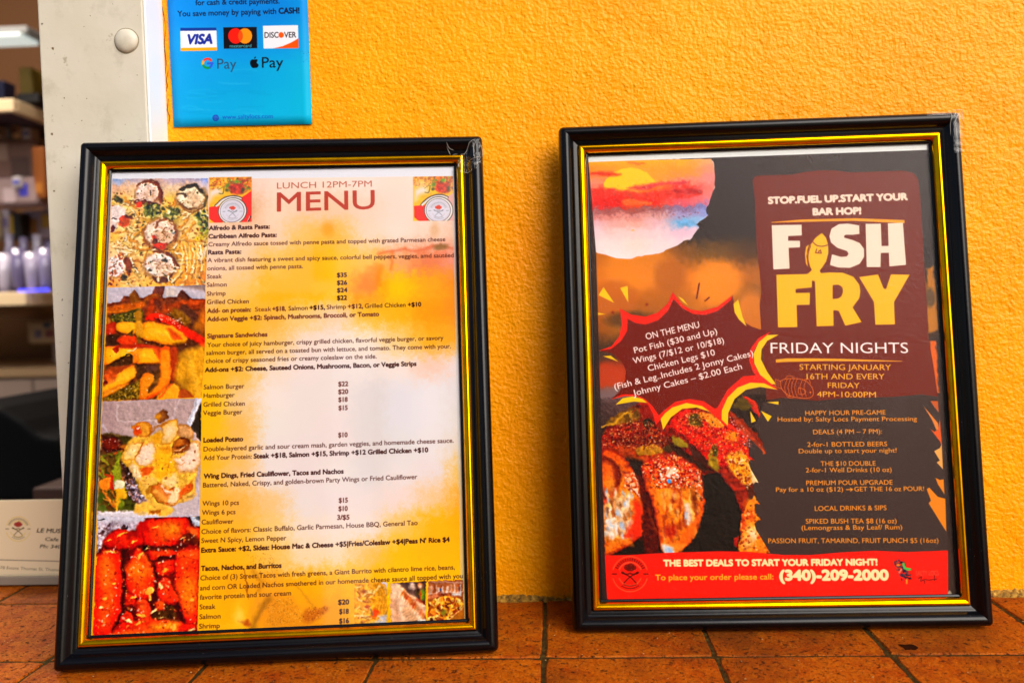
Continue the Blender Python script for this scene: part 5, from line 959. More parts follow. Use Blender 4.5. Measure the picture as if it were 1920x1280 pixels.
p.P([(1240, 360), (1260, 470), (1330, 560), (1240, 500), (1200, 420)], 'e82004', .95, 6); p.E(1240, 390, 34, 16, 20, '4c3440', .9, 5); p.P([(1110, 130), (1200, 200), (1330, 330), (1390, 450), (1370, 460), (1280, 330), (1160, 240)], '9c2c08', .95, 7, sm=True); p.P([(1200, 0), (1290, 20), (1370, 180), (1340, 190), (1270, 100)], 'd83008', .95, 6); p.P([(1120, 100), (1200, 10), (1290, 90), (1240, 130)], '6a5410', .95, 8)
SEED = ['f8c878', 'e84008', 'f08020', '5c0c04', 'fce0b8', 'c82004', 'f8a830', '3c0c04']
p.spk([(110, 300), (420, 160), (640, 330), (600, 430), (300, 420), (110, 420)], 900, 2, 5, SEED, .7); p.spk([(660, 220), (860, 110), (1240, 300), (1260, 470), (1100, 560), (800, 370)], 900, 2, 6, SEED+['f8b840'], .75)
p.spk([(1080, 480), (1240, 480), (1300, 760), (1220, 720)], 130, 5, 11, ['fce0b0', 'f8a010', 'c85008', '8c2408', 'f8c858'], .85)
def steak(pts):
    p.P(pts, '9a1c04', 1, 6, sm=True); q = np.array(pts, float); c = q.mean(0); p.P(c+(q-c)*.95, 'e85c08', 1, 10, sm=True, var=.25); p.P(c+(q-c)*[.72, .8]+[0, 20], 'f89418', .8, 40, sm=True, var=.2)
steak([(110, 440), (240, 450), (340, 560), (400, 680), (435, 850), (435, 1060), (360, 1150), (200, 1240), (130, 1245), (100, 800)])
p.P([(110, 500), (200, 510), (265, 600), (260, 700), (200, 790), (120, 840)], '8a2404', 1, 8, sm=True); p.E(150, 640, 62, 110, 0, 'f06c10', 1, 14, .15); p.E(180, 690, 30, 50, 0, 'f8a428', .7, 16); p.L([(125, 835), (190, 790), (230, 740)], 22, 'e83804', .9, 7)
p.P([(130, 870), (240, 780), (330, 800), (350, 950), (290, 1090), (200, 1110), (130, 1080)], 'eec8a0', .85, 34, sm=True, var=.2)
for k in range(90):
    x, y = R_.uniform(140, 350), R_.uniform(740, 1110); p.E(x, y, R_.uniform(8, 16), R_.uniform(16, 36), R_.uniform(-15, 10), R_.choice(['f8dcc0', 'c8d4e4', 'b85c1c', 'fcc468', 'f8f0f0', 'd8843c', '8c4818', 'a8bcd8']), .7, 6)
p.P([(370, 820), (430, 900), (420, 1100), (330, 1120), (300, 1080), (360, 960)], 'ec2c08', .85, 16, sm=True); p.L([(140, 1200), (260, 1130), (340, 1160)], 34, 'f89020', .7, 14); p.spk([(280, 580), (380, 600), (420, 800), (300, 720)], 90, 5, 11, ['f8b898', 'c83818', 'fcd8c0', '8c1c0c', 'e87838'], .85, 1.4)
p.P([(380, 600), (430, 640), (560, 880), (560, 1230), (450, 1240), (430, 1000), (430, 820)], '5e1404', 1, 9, var=.3); p.L([(470, 880), (500, 960), (540, 1080)], 18, 'a03c10', .7, 8)
steak([(430, 560), (560, 480), (680, 480), (790, 520), (880, 600), (905, 720), (915, 860), (870, 1000), (820, 1120), (740, 1210), (600, 1235), (560, 1100), (520, 900), (470, 760)])
p.P([(430, 560), (560, 480), (700, 480), (850, 570), (890, 640), (860, 700), (700, 720), (520, 680)], 'd02c08', .8, 18, sm=True, var=.3); p.spk([(420, 560), (560, 470), (700, 470), (890, 600), (890, 720), (500, 730)], 700, 3, 7, SEED+['fce8d8', 'f89838'], .85)
for k in range(70):
    t = R_.uniform(0, 6.28); q = R_.uniform(0, 1); p.E(635+70*q*math.cos(t), 620+64*q*math.sin(t), 9, 8, 0, R_.choice(['fce8dc', 'f8d4b8', 'f0a878', 'fff4f0', 'e88048']), .9, 3)
p.E(645, 675, 15, 18, 0, '58a8e0', 1, 3); p.spk([(810, 620), (890, 620), (905, 860), (820, 740)], 70, 5, 10, ['c0a090', '8c4c38', 'e8c4a8', '5c2818', 'e8702c'], .85)
p.P([(530, 780), (600, 760), (620, 860), (570, 880)], 'f8a024', .9, 16, sm=True); p.E(690, 780, 44, 50, 0, 'a81c08', .8, 18)
for k in range(110):
    x, y = R_.uniform(560, 860), R_.uniform(760, 1120)
    if x < 560+(y-760)*.12: continue
    p.E(x, y, R_.uniform(8, 15), R_.uniform(18, 40), R_.uniform(-10, 10), R_.choice(['f8b040', 'e86010', 'fcd088', 'b83008', 'f88c1c', '8c1c04', 'f8c868']), .6, 7)
p.L([(770, 860), (785, 930), (785, 1000)], 36, 'f0dcd0', .85, 10); p.L([(768, 920), (770, 960)], 18, 'c0d8f0', .8, 6); p.E(830, 830, 20, 80, -5, '6a2008', .7, 10); p.P([(740, 1080), (840, 960), (900, 900), (820, 1120), (720, 1200)], 'f07010', .85, 14, sm=True); p.E(650, 1060, 50, 44, 0, 'b8200c', .8, 18)
p.P([(580, 1150), (680, 1160), (770, 1160), (700, 1240), (610, 1245)], 'f89430', .9, 12, sm=True); p.P([(585, 1160), (640, 1170), (690, 1240), (610, 1240)], 'e4e0dc', .95, 8, sm=True); p.E(640, 1200, 26, 22, 20, '9cbce0', .8, 10)
p.P([(900, 620), (1020, 600), (1150, 800), (1210, 920), (1180, 1230), (740, 1232), (860, 1080), (915, 880)], '2c2018', 1, 7, sm=False); p.P([(1020, 600), (1100, 600), (1230, 720), (1250, 850), (1205, 930), (1140, 760)], 'a02808', 1, 8, sm=True, var=.2)
p.P([(1205, 930), (1250, 830), (1290, 790), (1350, 860), (1310, 850), (1300, 900), (1350, 975), (1310, 990), (1310, 1040), (1380, 1130), (1430, 1235), (1170, 1235), (1190, 1060)], 'f07c10', 1, 5, var=.3)
for x, y, rx, ry, c in ((1260, 870, 34, 50, 'f8a018'), (1250, 1060, 44, 60, 'fcc050'), (1290, 1090, 34, 50, 'f8e0c0'), (1240, 1150, 40, 50, 'fcb868'), (1330, 1180, 34, 40, 'f89020'), (1215, 1000, 16, 40, 'e83c08'), (1270, 930, 30, 30, 'e86010')): p.E(x, y, rx, ry, 0, c, .85, 16)
p.spk([(1200, 900), (1300, 850), (1400, 1220), (1180, 1220)], 60, 5, 12, ['8c2c08', 'fcd890', 'd04808', 'f8b848'], .7); p.P([(1140, 1110), (1170, 1100), (1170, 1180), (1140, 1170)], 'c02008', .9, 6)
p.fx([(98, 20), (1420, 0), (1430, 1250), (140, 1255)], 1.6, .08, 1.06, 5, 1.2)
p.view(0, 0, 1)
# saw-toothed brown text panel edges over the fish, right-hand shards
p.view(1100, 740, 4.128)
TD = '3c2a25'
teeth = [(1255, 480), (1290, 500), (1335, 565), (1300, 515), (1270, 505), (1252, 525), (1270, 580), (1335, 690), (1310, 678), (1292, 692), (1290, 740), (1350, 863), (1318, 845), (1298, 855), (1305, 900), (1352, 975), (1318, 985), (1298, 1000), (1310, 1045), (1350, 1110), (1430, 1245), (1900, 1245), (1900, 60), (1420, 60), (1380, 330), (1392, 455), (1300, 340), (1250, 340)]
p.P(teeth, TD, 1, 1.2); p.P([(1370, 60), (1900, 60), (1900, 500), (1400, 480), (1345, 330), (1300, 240), (1340, 180)], TD, 1, 2)
p.P([(1100, 120), (1180, 200), (1290, 330), (1390, 455), (1385, 462), (1280, 360), (1180, 270)], 'b03008', .95, 4, var=.3); p.spk([(1090, 160), (1190, 220), (1290, 400), (1240, 420)], 50, 4, 8, ['f0a0a0', 'd83c1c', '8c4c50', 'f8c0a8'], .8)
p.spk([(1330, 380), (1390, 440), (1370, 460), (1340, 410)], 18, 3, 7, ['a03c1c', 'f05c18', '5c2c24'], .9)
p.view(1400, 740, 4.266)
OR = 'ec8410'
for pts, c in (([(1415, 95), (1530, 230), (1535, 280), (1520, 290), (1480, 200)], 'e88438'), ([(1470, 55), (1530, 55), (1535, 145), (1500, 100)], 'c85820'), ([(1468, 275), (1500, 300), (1530, 285), (1545, 200), (1562, 420), (1548, 380)], 'e85818'), ([(1500, 455), (1545, 430), (1560, 400), (1570, 600), (1520, 545), (1545, 530)], 'f0a850'), ([(1510, 668), (1545, 685), (1575, 680), (1582, 800), (1530, 720)], OR), ([(1440, 760), (1460, 745), (1530, 820), (1590, 835), (1597, 1098), (1560, 1040), (1455, 870), (1475, 850)], OR)):
    p.P(pts, c, 1, 1.4, warp=0)
# upper brown-red panel with wavy edge
p.view(1400, 200, 4.571)
pan = [(50, 640), (70, 605), (120, 596), (380, 590), (500, 566), (620, 552), (760, 553), (880, 570), (1060, 565), (1340, 555), (1430, 575), (1470, 630), (1490, 800), (1500, 960)]
p.P(pan+[(1515, 1230), (1530, 1500), (1545, 1700), (1560, 2000), (1600, 2220), (1640, 2490), (1500, 2470), (1260, 2490), (1000, 2500), (860, 2500), (600, 2525), (300, 2500), (170, 2520), (130, 2000), (110, 1700), (125, 1600), (110, 1400), (85, 1200), (70, 800)], '701d0b', 1, 1.4)
p.view(1400, 470, 4)
# burst
p.view(1040, 470, 3.764)
DR = '6e1204'; RD = 'f61c04'; YL = 'fcc408'
burst = [(305, 712), (400, 680), (455, 610), (474, 520), (460, 412), (540, 455), (640, 470), (730, 440), (800, 375), (832, 297), (900, 385), (960, 420), (1040, 432), (1150, 400), (1255, 320), (1275, 420), (1310, 490), (1390, 540), (1450, 560), (1535, 568), (1440, 625), (1390, 700), (1385, 780), (1405, 850), (1425, 885), (1545, 955), (1440, 925), (1330, 930), (1240, 985), (1180, 1070), (1148, 1130), (1050, 1065), (950, 1050), (850, 1070), (780, 1125), (735, 1165), (690, 1110), (640, 1060), (570, 1025), (480, 1020), (395, 1055), (455, 1000), (495, 930), (502, 850), (470, 780), (400, 725)]
YLs = [[(1580, 597), (1500, 600), (1440, 650), (1405, 730), (1410, 800), (1450, 880), (1530, 945), (1560, 945), (1500, 860), (1455, 770), (1460, 700), (1500, 640)], [(748, 1190), (780, 1150), (830, 1110), (930, 1078), (1040, 1100), (1100, 1142), (1000, 1110), (900, 1120), (820, 1180), (765, 1268)],
 [(1575, 985), (1480, 940), (1380, 935), (1290, 970), (1220, 1040), (1180, 1130), (1178, 1195), (1222, 1240), (1225, 1150), (1270, 1050), (1350, 985), (1450, 965)], [(430, 1090), (480, 1045), (550, 1032), (620, 1050), (655, 1077), (560, 1068)], [(340, 748), (395, 745), (450, 788), (410, 772)]]
for pts in YLs[:1]: p.P(pts, YL)
p.P([(735, 1165), (780, 1110), (850, 1060), (950, 1042), (1060, 1060), (1148, 1120), (1190, 1200), (1260, 1240), (1300, 1290), (1190, 1230), (1120, 1160), (1050, 1110), (940, 1082), (840, 1112), (775, 1160), (715, 1232), (700, 1150), (650, 1070), (570, 1025), (640, 1050)], RD)
p.P(burst, DR); p.P([(1090, 1128), (1148, 1112), (1220, 985), (1330, 890), (1425, 882), (1545, 955), (1575, 985), (1440, 950), (1330, 965), (1240, 1030), (1190, 1120), (1200, 1220)], RD)
for pts in ([(305, 712), (400, 680), (455, 610), (474, 520), (460, 412), (540, 455), (640, 470), (730, 440), (800, 375), (832, 297), (838, 345), (800, 430), (730, 495), (640, 526), (570, 515), (515, 485), (512, 570), (470, 640), (400, 695)],
    [(832, 297), (900, 385), (960, 420), (1040, 432), (1150, 400), (1255, 320), (1245, 352), (1150, 430), (1060, 458), (980, 452), (900, 410), (838, 345)], [(1535, 568), (1440, 620), (1385, 690), (1372, 780), (1400, 860), (1425, 890), (1545, 955), (1450, 880), (1405, 800), (1402, 720), (1440, 650)],
    [(395, 1055), (480, 1018), (570, 1018), (640, 1052), (690, 1100), (735, 1165), (715, 1232), (690, 1150), (655, 1080), (580, 1030), (490, 1030)]): p.P(pts, RD)
for pts in YLs[1:]+[YLs[0], [(345, 262), (310, 318), (420, 373)], [(462, 268), (515, 253), (520, 370)], [(270, 435), (362, 453), (272, 460)], [(1295, 350), (1262, 380), (1270, 440), (1300, 490), (1355, 540), (1325, 470)], [(870, 325), (905, 345), (942, 392), (900, 360)], [(1380, 1135), (1420, 1205), (1388, 1218)], [(1455, 1133), (1532, 1172), (1505, 1210)], [(1495, 1073), (1580, 1068), (1580, 1090)]]: p.P(pts, YL)
p.L([(1020, 236), (1002, 340)], 12, '741c08'); p.L([(1090, 335), (1062, 358)], 12, '7c2c0c')
for sx, sy in ((410, 440), (650, 385)): p.P([(sx+(17 if k % 2 == 0 else 7)*math.sin(k*math.pi/5), sy-(17 if k % 2 == 0 else 7)*math.cos(k*math.pi/5)) for k in range(10)], '8a2408')
p.L([(545, 1145), (575, 1120)], 8, '8a2408')
# big display letters
p.view(0, 0, 1)
CR = 'f2dcc4'; YO = 'ffb806'
p.P([(1445.5, 418), (1500, 413), (1603, 410.5), (1696, 414), (1696, 420), (1600, 415.5), (1500, 417.5), (1445.5, 419)], 'f8a010')
p.P([(1447, 423.6), (1503, 422.7), (1503.3, 442.8), (1477.7, 444), (1477.7, 452.7), (1500, 452.7), (1500, 465), (1478.7, 466), (1480.5, 505), (1450, 506.5)], CR)
sp = [(1611.5, 440), (1611, 424), (1590, 420.5), (1573, 421.5), (1559, 430), (1555, 444), (1558, 456), (1570, 466), (1588, 472), (1591, 477), (1588, 482), (1577, 483), (1560, 478), (1556, 498), (1572, 503), (1594, 503.5), (1612, 496), (1620, 483), (1620, 468), (1612, 457), (1598, 451), (1583, 447), (1582.5, 444), (1586, 441.5), (1600, 441.5)]
p.P(sp, CR, sm=False); p.P([(1623, 421), (1651.6, 420.8), (1653, 462.5), (1666, 462.3), (1664.7, 420), (1693, 419), (1698.8, 498), (1667.5, 500.8), (1666.5, 475.3), (1651.5, 475.6), (1651, 502), (1625, 502)], CR)
p.view(1400, 200, 4.571)
p.P([(645, 1088), (680, 1130), (698, 1190), (700, 1260), (682, 1330), (650, 1380), (625, 1410), (640, 1440), (520, 1440), (560, 1405), (545, 1380), (520, 1310), (520, 1260), (540, 1200), (590, 1130)], YO)
p.P([(535, 1190), (510, 1205), (500, 1270), (508, 1350), (525, 1380), (512, 1290), (520, 1230)], YO); p.L([(562, 1160), (600, 1195), (650, 1203), (698, 1190)], 9, '8a2c10'); p.L([(548, 1200), (530, 1250), (525, 1310), (538, 1370)], 9, '8a2c10'); p.L([(600, 1228), (590, 1258), (640, 1262), (632, 1235), (615, 1250)], 9, '8a2c10', sm=False)
p.view(1400, 470, 4)
p.P([(223, 185), (470, 180), (490, 170), (540, 170), (560, 178), (490, 230), (488, 280), (367, 292), (367, 322), (475, 320), (472, 410), (375, 412), (380, 577), (235, 580)], YO)
p.P([(490, 185), (545, 175), (620, 168), (720, 170), (800, 200), (845, 260), (853, 310), (845, 360), (795, 430), (862, 540), (740, 567), (690, 455), (650, 450), (652, 568), (525, 572), (512, 235), (490, 228)], YO); p.P([(645, 262), (690, 260), (718, 280), (723, 310), (712, 345), (690, 362), (645, 368)], '74200f', sm=False)
p.P([(843, 203), (985, 183), (1028, 290), (1045, 293), (1082, 183), (1222, 185), (1105, 390), (1112, 557), (965, 560), (955, 390)], YO)
p.P([(218, 820), (300, 812), (500, 812), (700, 815), (900, 822), (1165, 831), (1165, 835), (900, 834), (600, 832), (300, 838), (220, 843)], 'f8a418')
# striped reef fish line drawing
p.L([(255, 980), (300, 965), (390, 965), (450, 985), (490, 1030), (500, 1080), (470, 1108), (400, 1108), (320, 1090), (270, 1050), (255, 1010), (255, 980)], 4.5, 'f07418', .9); p.L([(255, 985), (215, 968), (212, 1020), (258, 1038)], 4.5, 'f07418', .9, sm=False); p.L([(290, 965), (310, 942), (350, 950), (355, 965)], 4, 'f07418', .9); p.L([(430, 975), (460, 962), (480, 1000)], 4, 'f07418', .9); p.L([(320, 1092), (310, 1105), (350, 1108)], 4, 'f07418', .9)
for x0 in (285, 310, 335, 360, 400, 430): p.L([(x0+20, 966), (x0, 1030), (x0+18, 1098)], 4, 'f07418', .8)
p.L([(390, 1030), (440, 1050), (430, 1080), (390, 1075), (390, 1030)], 4, 'f07418', .9); p.E(478, 1066, 6, 6, 0, 'f07418'); p.L([(222, 985), (245, 1000)], 3.5, 'f07418', .8); p.L([(220, 1005), (245, 1015)], 3.5, 'f07418', .8)
# red foot band, badges
p.view(0, 0, 1)
p.P([(1134, 1042), (1180, 1041), (1260, 1036.5), (1350, 1034), (1400, 1035), (1470, 1041), (1520, 1041), (1580, 1036), (1640, 1033), (1700, 1035.5), (1740, 1034), (1777.5, 1032.5), (1778, 1130), (1138, 1130)], 'f81604', 1, 1.3)
emblem(p, 1181.4, 1076.8, 33, '3c0804', 'f86030', '5c0c04', .8)
for k in range(60):
    t = R_.random(); x = 1683+20*t+R_.uniform(-9, 9); y = 1050+40*t+R_.uniform(-7, 7); p.E(x, y, R_.uniform(1, 3.4), R_.uniform(1, 2.2), R_.uniform(0, 180), R_.choice(['1c1830', '2c2c4c', '4c3048', '8c3830', '101020']), .85, 1)
p.L([(1694, 1058), (1697, 1066), (1706, 1068)], 4, '48b848'); p.L([(1700, 1088), (1700, 1094)], 3, 'e88418'); p.E(1684, 1060, 3, 2, 0, 'e87c18'); p.L([(1690, 1068), (1686, 1074)], 2.5, 'f08068')
p.L([(1722, 1085), (1728, 1082), (1726, 1090), (1734, 1087), (1742, 1088), (1756, 1086)], 1.6, '5c0804', .8); p.L([(1733, 1088), (1734, 1094)], 1.5, '5c0804', .8); p.L([(1752, 1080), (1752, 1089)], 1.5, '5c0804', .8)
# white paper margin at the top, black at both sides
p.P([(1085, 280), (1760, 258), (1745, 282.5), (1103, 305.5)], 'e9ebe8', 1, 1.2); p.P([(1095, 306), (1103.5, 306), (1118, 480), (1134, 1042), (1139, 1135), (1128, 1135)], '2c1c18', .92, 1.5); p.P([(1778, 1032), (1790, 1032), (1790, 1130), (1778, 1130)], '3c2a22', .95, 1.5); p.E(1781, 1118, 3.5, 9, 0, 'b0a088', .9, 2)
p.P([(1740, 284), (1760, 284), (1790, 1040), (1777, 1033), (1758, 600)], '33231e', .8, 4)
PF = p
W_ = 'f4dccc'; O_ = 'f0901c'; OY = 'f6b028'
for a in (("STOP.FUEL UP.START YOUR", 1439.8, 383.3, 1703, 375.9, 4.4, 'f4d8c0', .9), ("BAR HOP!", 1523.6, 404.5, 1615.5, 402.4, 4.4, 'f4d8c0', .9),
 ("FRIDAY NIGHTS", 1445, 663.3, 1703, 663, 7.0, 'fbf0ea', .0), ("STARTING JANUARY", 1499, 694.3, 1671, 695, 3.7, OY, .05), ("16TH AND EVERY", 1512.5, 712, 1658.8, 712, 3.7, OY, .05), ("FRIDAY", 1552, 728.2, 1612, 728.5, 3.5, OY, .05), ("4PM-10:00PM", 1531.8, 745, 1642.5, 746, 3.6, OY, .05),
 ("HAPPY HOUR PRE-GAME", 1510, 779.4, 1660.7, 778.2, 3.0, O_, .08), ("Hosted by: Salty Locs Payment Processing", 1458, 791, 1719.5, 790, 2.9, O_, .08), ("DEALS (4 PM – 7 PM):", 1524.7, 815, 1653.9, 813.8, 3.0, O_, .08), ("2-for-1 BOTTLED BEERS", 1513.7, 838.5, 1663.7, 837.3, 3.0, O_, .08),
 ("Double up to start your night!", 1497.7, 850.6, 1681.3, 849, 2.9, O_, .08), ("THE $10 DOUBLE", 1538.8, 874.3, 1642, 873.6, 3.0, O_, .08), ("2-for-1 Well Drinks (10 oz)", 1510.9, 886.5, 1672, 885.3, 3.0, O_, .08), ("PREMIUM POUR UPGRADE", 1511.8, 910.4, 1673.8, 909.2, 3.0, O_, .08),
 ("Pay for a 10 oz ($12)", 1455, 922.8, 1581, 922, 2.9, O_, .08), ("GET THE 16 oz POUR!", 1602, 921.8, 1732.9, 921, 2.9, O_, .08), ("LOCAL DRINKS & SIPS", 1527.8, 958.5, 1662.5, 957, 3.1, O_, .08), ("SPIKED BUSH TEA $8 (16 oz)", 1510.9, 982.4, 1681.3, 981.4, 3.1, O_, .08), ("(Lemongrass & Bay Leaf/ Rum)", 1503, 994.3, 1691.8, 993, 3.0, O_, .08),
 ("PASSION FRUIT, TAMARIND, FRUIT PUNCH $5 (16oz)", 1440.6, 1019, 1759.8, 1018.2, 3.1, O_, .05),
 ("THE BEST DEALS TO START YOUR FRIDAY NIGHT!", 1243.3, 1061.9, 1645.7, 1060, 3.9, 'fbe2a0', .75), ("To place your order please call:", 1228.4, 1088.2, 1450.7, 1086.6, 3.5, 'f8a81c', .3), ("(340)-209-2000", 1461, 1088, 1667, 1087.5, 6.2, 'f8e4a4', 1.2), ("SALTY LOCS", 1717.5, 1079.5, 1760, 1079, 3.0, 'e86048', -.1),
 ("ON THE MENU", 1212, 637.9, 1312.3, 614.8, 4.2, 'f8e4dc', .12), ("Pot Fish ($30 and Up)", 1190, 663.4, 1345.5, 626.7, 4.0, 'f8e4dc', .12), ("Wings (7/$12 or 10/$18)", 1188, 683.3, 1358.3, 644, 4.0, 'f8e4dc', .12), ("Chicken Legs $10", 1215.9, 697, 1341.5, 666.6, 4.0, 'f8e4dc', .12), ("(Fish & Leg..Includes 2 Jonny Cakes)", 1153, 731.7, 1413.3, 668, 4.0, 'f8e4dc', .12), ("Johnny Cakes – $2.00 Each", 1188, 743.6, 1392, 692.6, 4.0, 'f8e4dc', .12)):
    p.T(*a)
p.L([(1587, 918.6), (1597, 918.4)], 1.5, O_, sm=False, warp=0); p.P([(1593, 914), (1600, 918.3), (1593.5, 923), (1595.5, 918.4)], O_, warp=0)
flyer_im = p.image('flyer_print')

# ------------------------------------------------------------------ blue payment sign on the wall
p = Print(-51.5, 47.5, 327.5, 440, 6, HW, '1690e0', 51)
p.grid([313, 380, 450, 520, 580], [-60, 20, 80, 140, 200, 240], ['0c7ce0 0c7ce0 0c78dc 0c78d8 0c84d8', '148ce8 1088e4 0c80dc 0c80dc 0c8cdc', '1898e8 1494e4 0c8cdc 0c90dc 1098d8', '149ce0 109ce0 0c9cdc 0ca4dc 10acd8', '109cdc 0ca0dc 0ca4dc 0cacdc 0cb0d8', '10a0dc 0ca4dc 0ca8dc 0cacdc 0cb0d8'], 6, 0)
for k in range(26):
    x, y = p.r.uniform(330, 560), p.r.uniform(125, 225); p.L([(x, y), (x+p.r.uniform(10, 30), y+p.r.uniform(-3, 3)), (x+p.r.uniform(30, 60), y+p.r.uniform(-6, 6))], p.r.uniform(1, 3), p.r.choice(['30b8e8', '0890c8', '28b0e4']), .3, 6)
p.view(300, 0, 5.12)
p.P([(195, 272), (542, 270), (550, 488), (200, 492)], 'e6eaf4'); p.P([(195, 270), (542, 268), (543, 296), (196, 300)], '143890'); p.P([(199, 462), (549, 458), (550, 489), (200, 493)], 'fca414')
p.P([(608, 266), (928, 260), (934, 466), (615, 472)], '141218'); p.E(816, 348, 68, 72, 0, 'fc8c14', warp=0); p.E(726, 348, 70, 72, 0, 'f41c10', warp=0); p.P([(771, 293), (786, 318), (793, 348), (786, 378), (771, 402), (756, 378), (749, 348), (756, 318)], 'f84c10', sm=True)
p.P([(988, 250), (1325, 245), (1331, 465), (996, 470)], 'e6e6ee'); p.P([(1090, 469), (1180, 446), (1260, 412), (1330, 370), (1331, 465)], 'f4500c'); p.E(1165, 340, 26, 27, 0, 'f45410', warp=0)
def arc(cx, cy, r, t0, t1, w, c): p.L([(cx+r*math.cos(math.radians(t)), cy+r*math.sin(math.radians(t))) for t in np.linspace(t0, t1, 12)], w, c, sm=False)
arc(458, 613, 44, 205, 320, 22, 'ea3420'); arc(458, 613, 44, 155, 205, 22, 'f8a80c'); arc(458, 613, 44, 50, 155, 22, '149048'); arc(458, 613, 44, 2, 50, 22, '2c58d8'); p.L([(462, 613), (510, 611)], 20, '2c58d8', sm=False)
p.P([(905, 575), (925, 572), (940, 580), (932, 600), (948, 628), (935, 652), (915, 655), (890, 655), (872, 635), (865, 605), (872, 582), (888, 574)], '0c1018', sm=True); p.E(945, 604, 14, 12, 0, '149cdc', warp=0); p.P([(903, 566), (910, 550), (922, 545), (918, 562)], '0c1018')
p.E(535, 1134, 32, 31, 0, '1c3cb0', warp=0)
for k in (-14, 0, 14): p.L([(508, 1134+k), (562, 1134+k)], 3, '3c94dc', .8, sm=False)
p.L([(535, 1104), (535, 1164)], 3, '3c94dc', .8, sm=False); arc(535, 1134, 16, 0, 360, 3, '3c94dc')
p.spk([(1340, 500), (1430, 480), (1430, 600), (1370, 600)], 26, 1.5, 4, ['1c5c80', '0c4c70'], .7)
p.view(0, 0, 1); PS = p; NV = '141a3c'
for a in (("for cash & credit payments.", 366.5, 10.5, 524.5, 7.3, 3.7, NV, .18), ("You save money by paying with", 333, 31.5, 518, 26.5, 3.9, NV, .18), ("CASH!", 522.5, 26.3, 562, 25.5, 3.9, NV, .45), ("VISA", 348, 83.2, 399, 82, 6.6, '1c2c94', .9, .22), ("mastercard", 431, 89.8, 471.5, 89, 2.2, '48a8b8', .06), ("DISC", 496, 71.5, 522.5, 71.2, 3.9, '1c1820', .15), ("VER", 533, 71.3, 555.5, 70.8, 3.9, '1c1820', .15),
    ("Pay", 408, 129.8, 443.5, 129.2, 7.2, '2c4868', 0), ("Pay", 491.5, 127.5, 531.5, 127, 7.4, '10141c', .1), ("www.saltylocs.com", 416.5, 223.6, 512, 222.3, 3.3, '1c4cc0', 0)): p.T(*a)
sign_im = p.image('sign_print')

# ------------------------------------------------------------------ assemble the framed prints
G_ = 'black and gold picture frames leaning on the wall'
mx1 = frame_matrix(42.355, -93.946, .095122, .217212, -.000133)
mx2 = frame_matrix(339.482, -50.875, .004765, .126113, .003216, dz=.45)
fr1 = make_frame('framed_menu', mx1, 'black and gold frame with the yellow lunch menu, leaning by the cream post', M['glass'], G_)
sheet('menu_sheet', PM, 4.0, print_mat('menu_print', menu_im), fr1)
fr2 = make_frame('framed_flyer', mx2, 'black and gold frame with the dark fish fry flyer and red foot band', M['film'], G_)
sheet('flyer_sheet', PF, 4.0, print_mat('flyer_print', flyer_im), fr2)
for fr, mx in ((fr1, mx1), (fr2, mx2)):
    H_ = mx @ Vector((0, .0012, .200)); f_ = Vector((H_.x, min(-.004, H_.y+.03), .0015)); loc = mx.inverted() @ f_; h0 = Vector((0, .0002-.0005, .200))
    vs = []
    for dx, base in ((-.03, h0), (.03, h0), (.045, loc), (-.045, loc)): vs.append(Vector((dx, base.y, base.z)))
    vs += [v+Vector((0, -.0016, 0)) for v in vs]
    obj('easel_stand', mesh('easel_stand', vs, [(0, 1, 2, 3), (7, 6, 5, 4), (0, 4, 5, 1), (1, 5, 6, 2), (2, 6, 7, 3), (3, 7, 4, 0)]), mat('brown_fibreboard_stand', '5c3f24', .9), fr)

# crumpled clear tape on the upper right corners
CRE = mat('tape_crease_glint', 'c4beb4', .3);  # pale tubes painted in place of light caught on the tape's creases
def moulding_h(s):
    if s < 0: return 12
    xs_ = [q[0] for q in RAIL[:-1]]+[q[0] for q in LIP[1:-1]]+[18, 60]; ys_ = [q[1] for q in RAIL[:-1]]+[q[1] for q in LIP[1:-1]]+[5.4, 5.4]
    return float(np.interp(s, xs_, ys_))
def tape(fr, outline, seed, amp, strands):
    rs = np.random.RandomState(seed); hw = FW/2; n = 34; nz = fbm(n+1, n+1, 9, 3, seed); P_ = np.array(outline, float)
    (u0, v0), (u1, v1) = P_.min(0), P_.max(0); vs = []; ids = {}; fs = []
    def ins(u, v):
        r = False
        for i in range(len(P_)):
            (ax, ay), (bx, by) = P_[i], P_[(i+1) % len(P_)]
            if (ay > v) != (by > v) and u < ax+(v-ay)*(bx-ax)/(by-ay): r = not r
        return r
    def hgt(u, v, i=None, j=None):
        s = min(hw-u, FH-v); h = moulding_h(s)
        return h
    for j in range(n+1):
        for i in range(n+1):
            u = u0+(u1-u0)*i/n; v = v0+(v1-v0)*j/n
            h = max(hgt(u+d, v+e) for d in (-1.4, 0, 1.4) for e in (-1.4, 0, 1.4))+.35+amp*abs(nz[j, i])
            vs.append((min(u, hw-.4)*MM, -h*MM, min(v, FH-.4)*MM))
    for j in range(n):
        for i in range(n):
            if ins(u0+(u1-u0)*(i+.5)/n, v0+(v1-v0)*(j+.5)/n): fs.append((j*(n+1)+i, j*(n+1)+i+1, (j+1)*(n+1)+i+1, (j+1)*(n+1)+i))
    t = obj('clear_tape', mesh('clear_tape', vs, fs, True), M['tape'], fr)
    for st in strands:
        pts = [(min(u, hw-.3), -(hgt(u, v)+.5+amp*.6), min(v, FH-.3)) for u, v in cat_rom(st, 6, False)]
        tube('tape_crease_glint', pts, lambda q: .03+.10*math.sin(math.pi*q), CRE, t, 5)
def q1(*pp): return [tuple(PM.mm([(x, y)])[0]) for x, y in pp]
def q2(*pp): return [tuple(PF.mm([(x, y)])[0]) for x, y in pp]
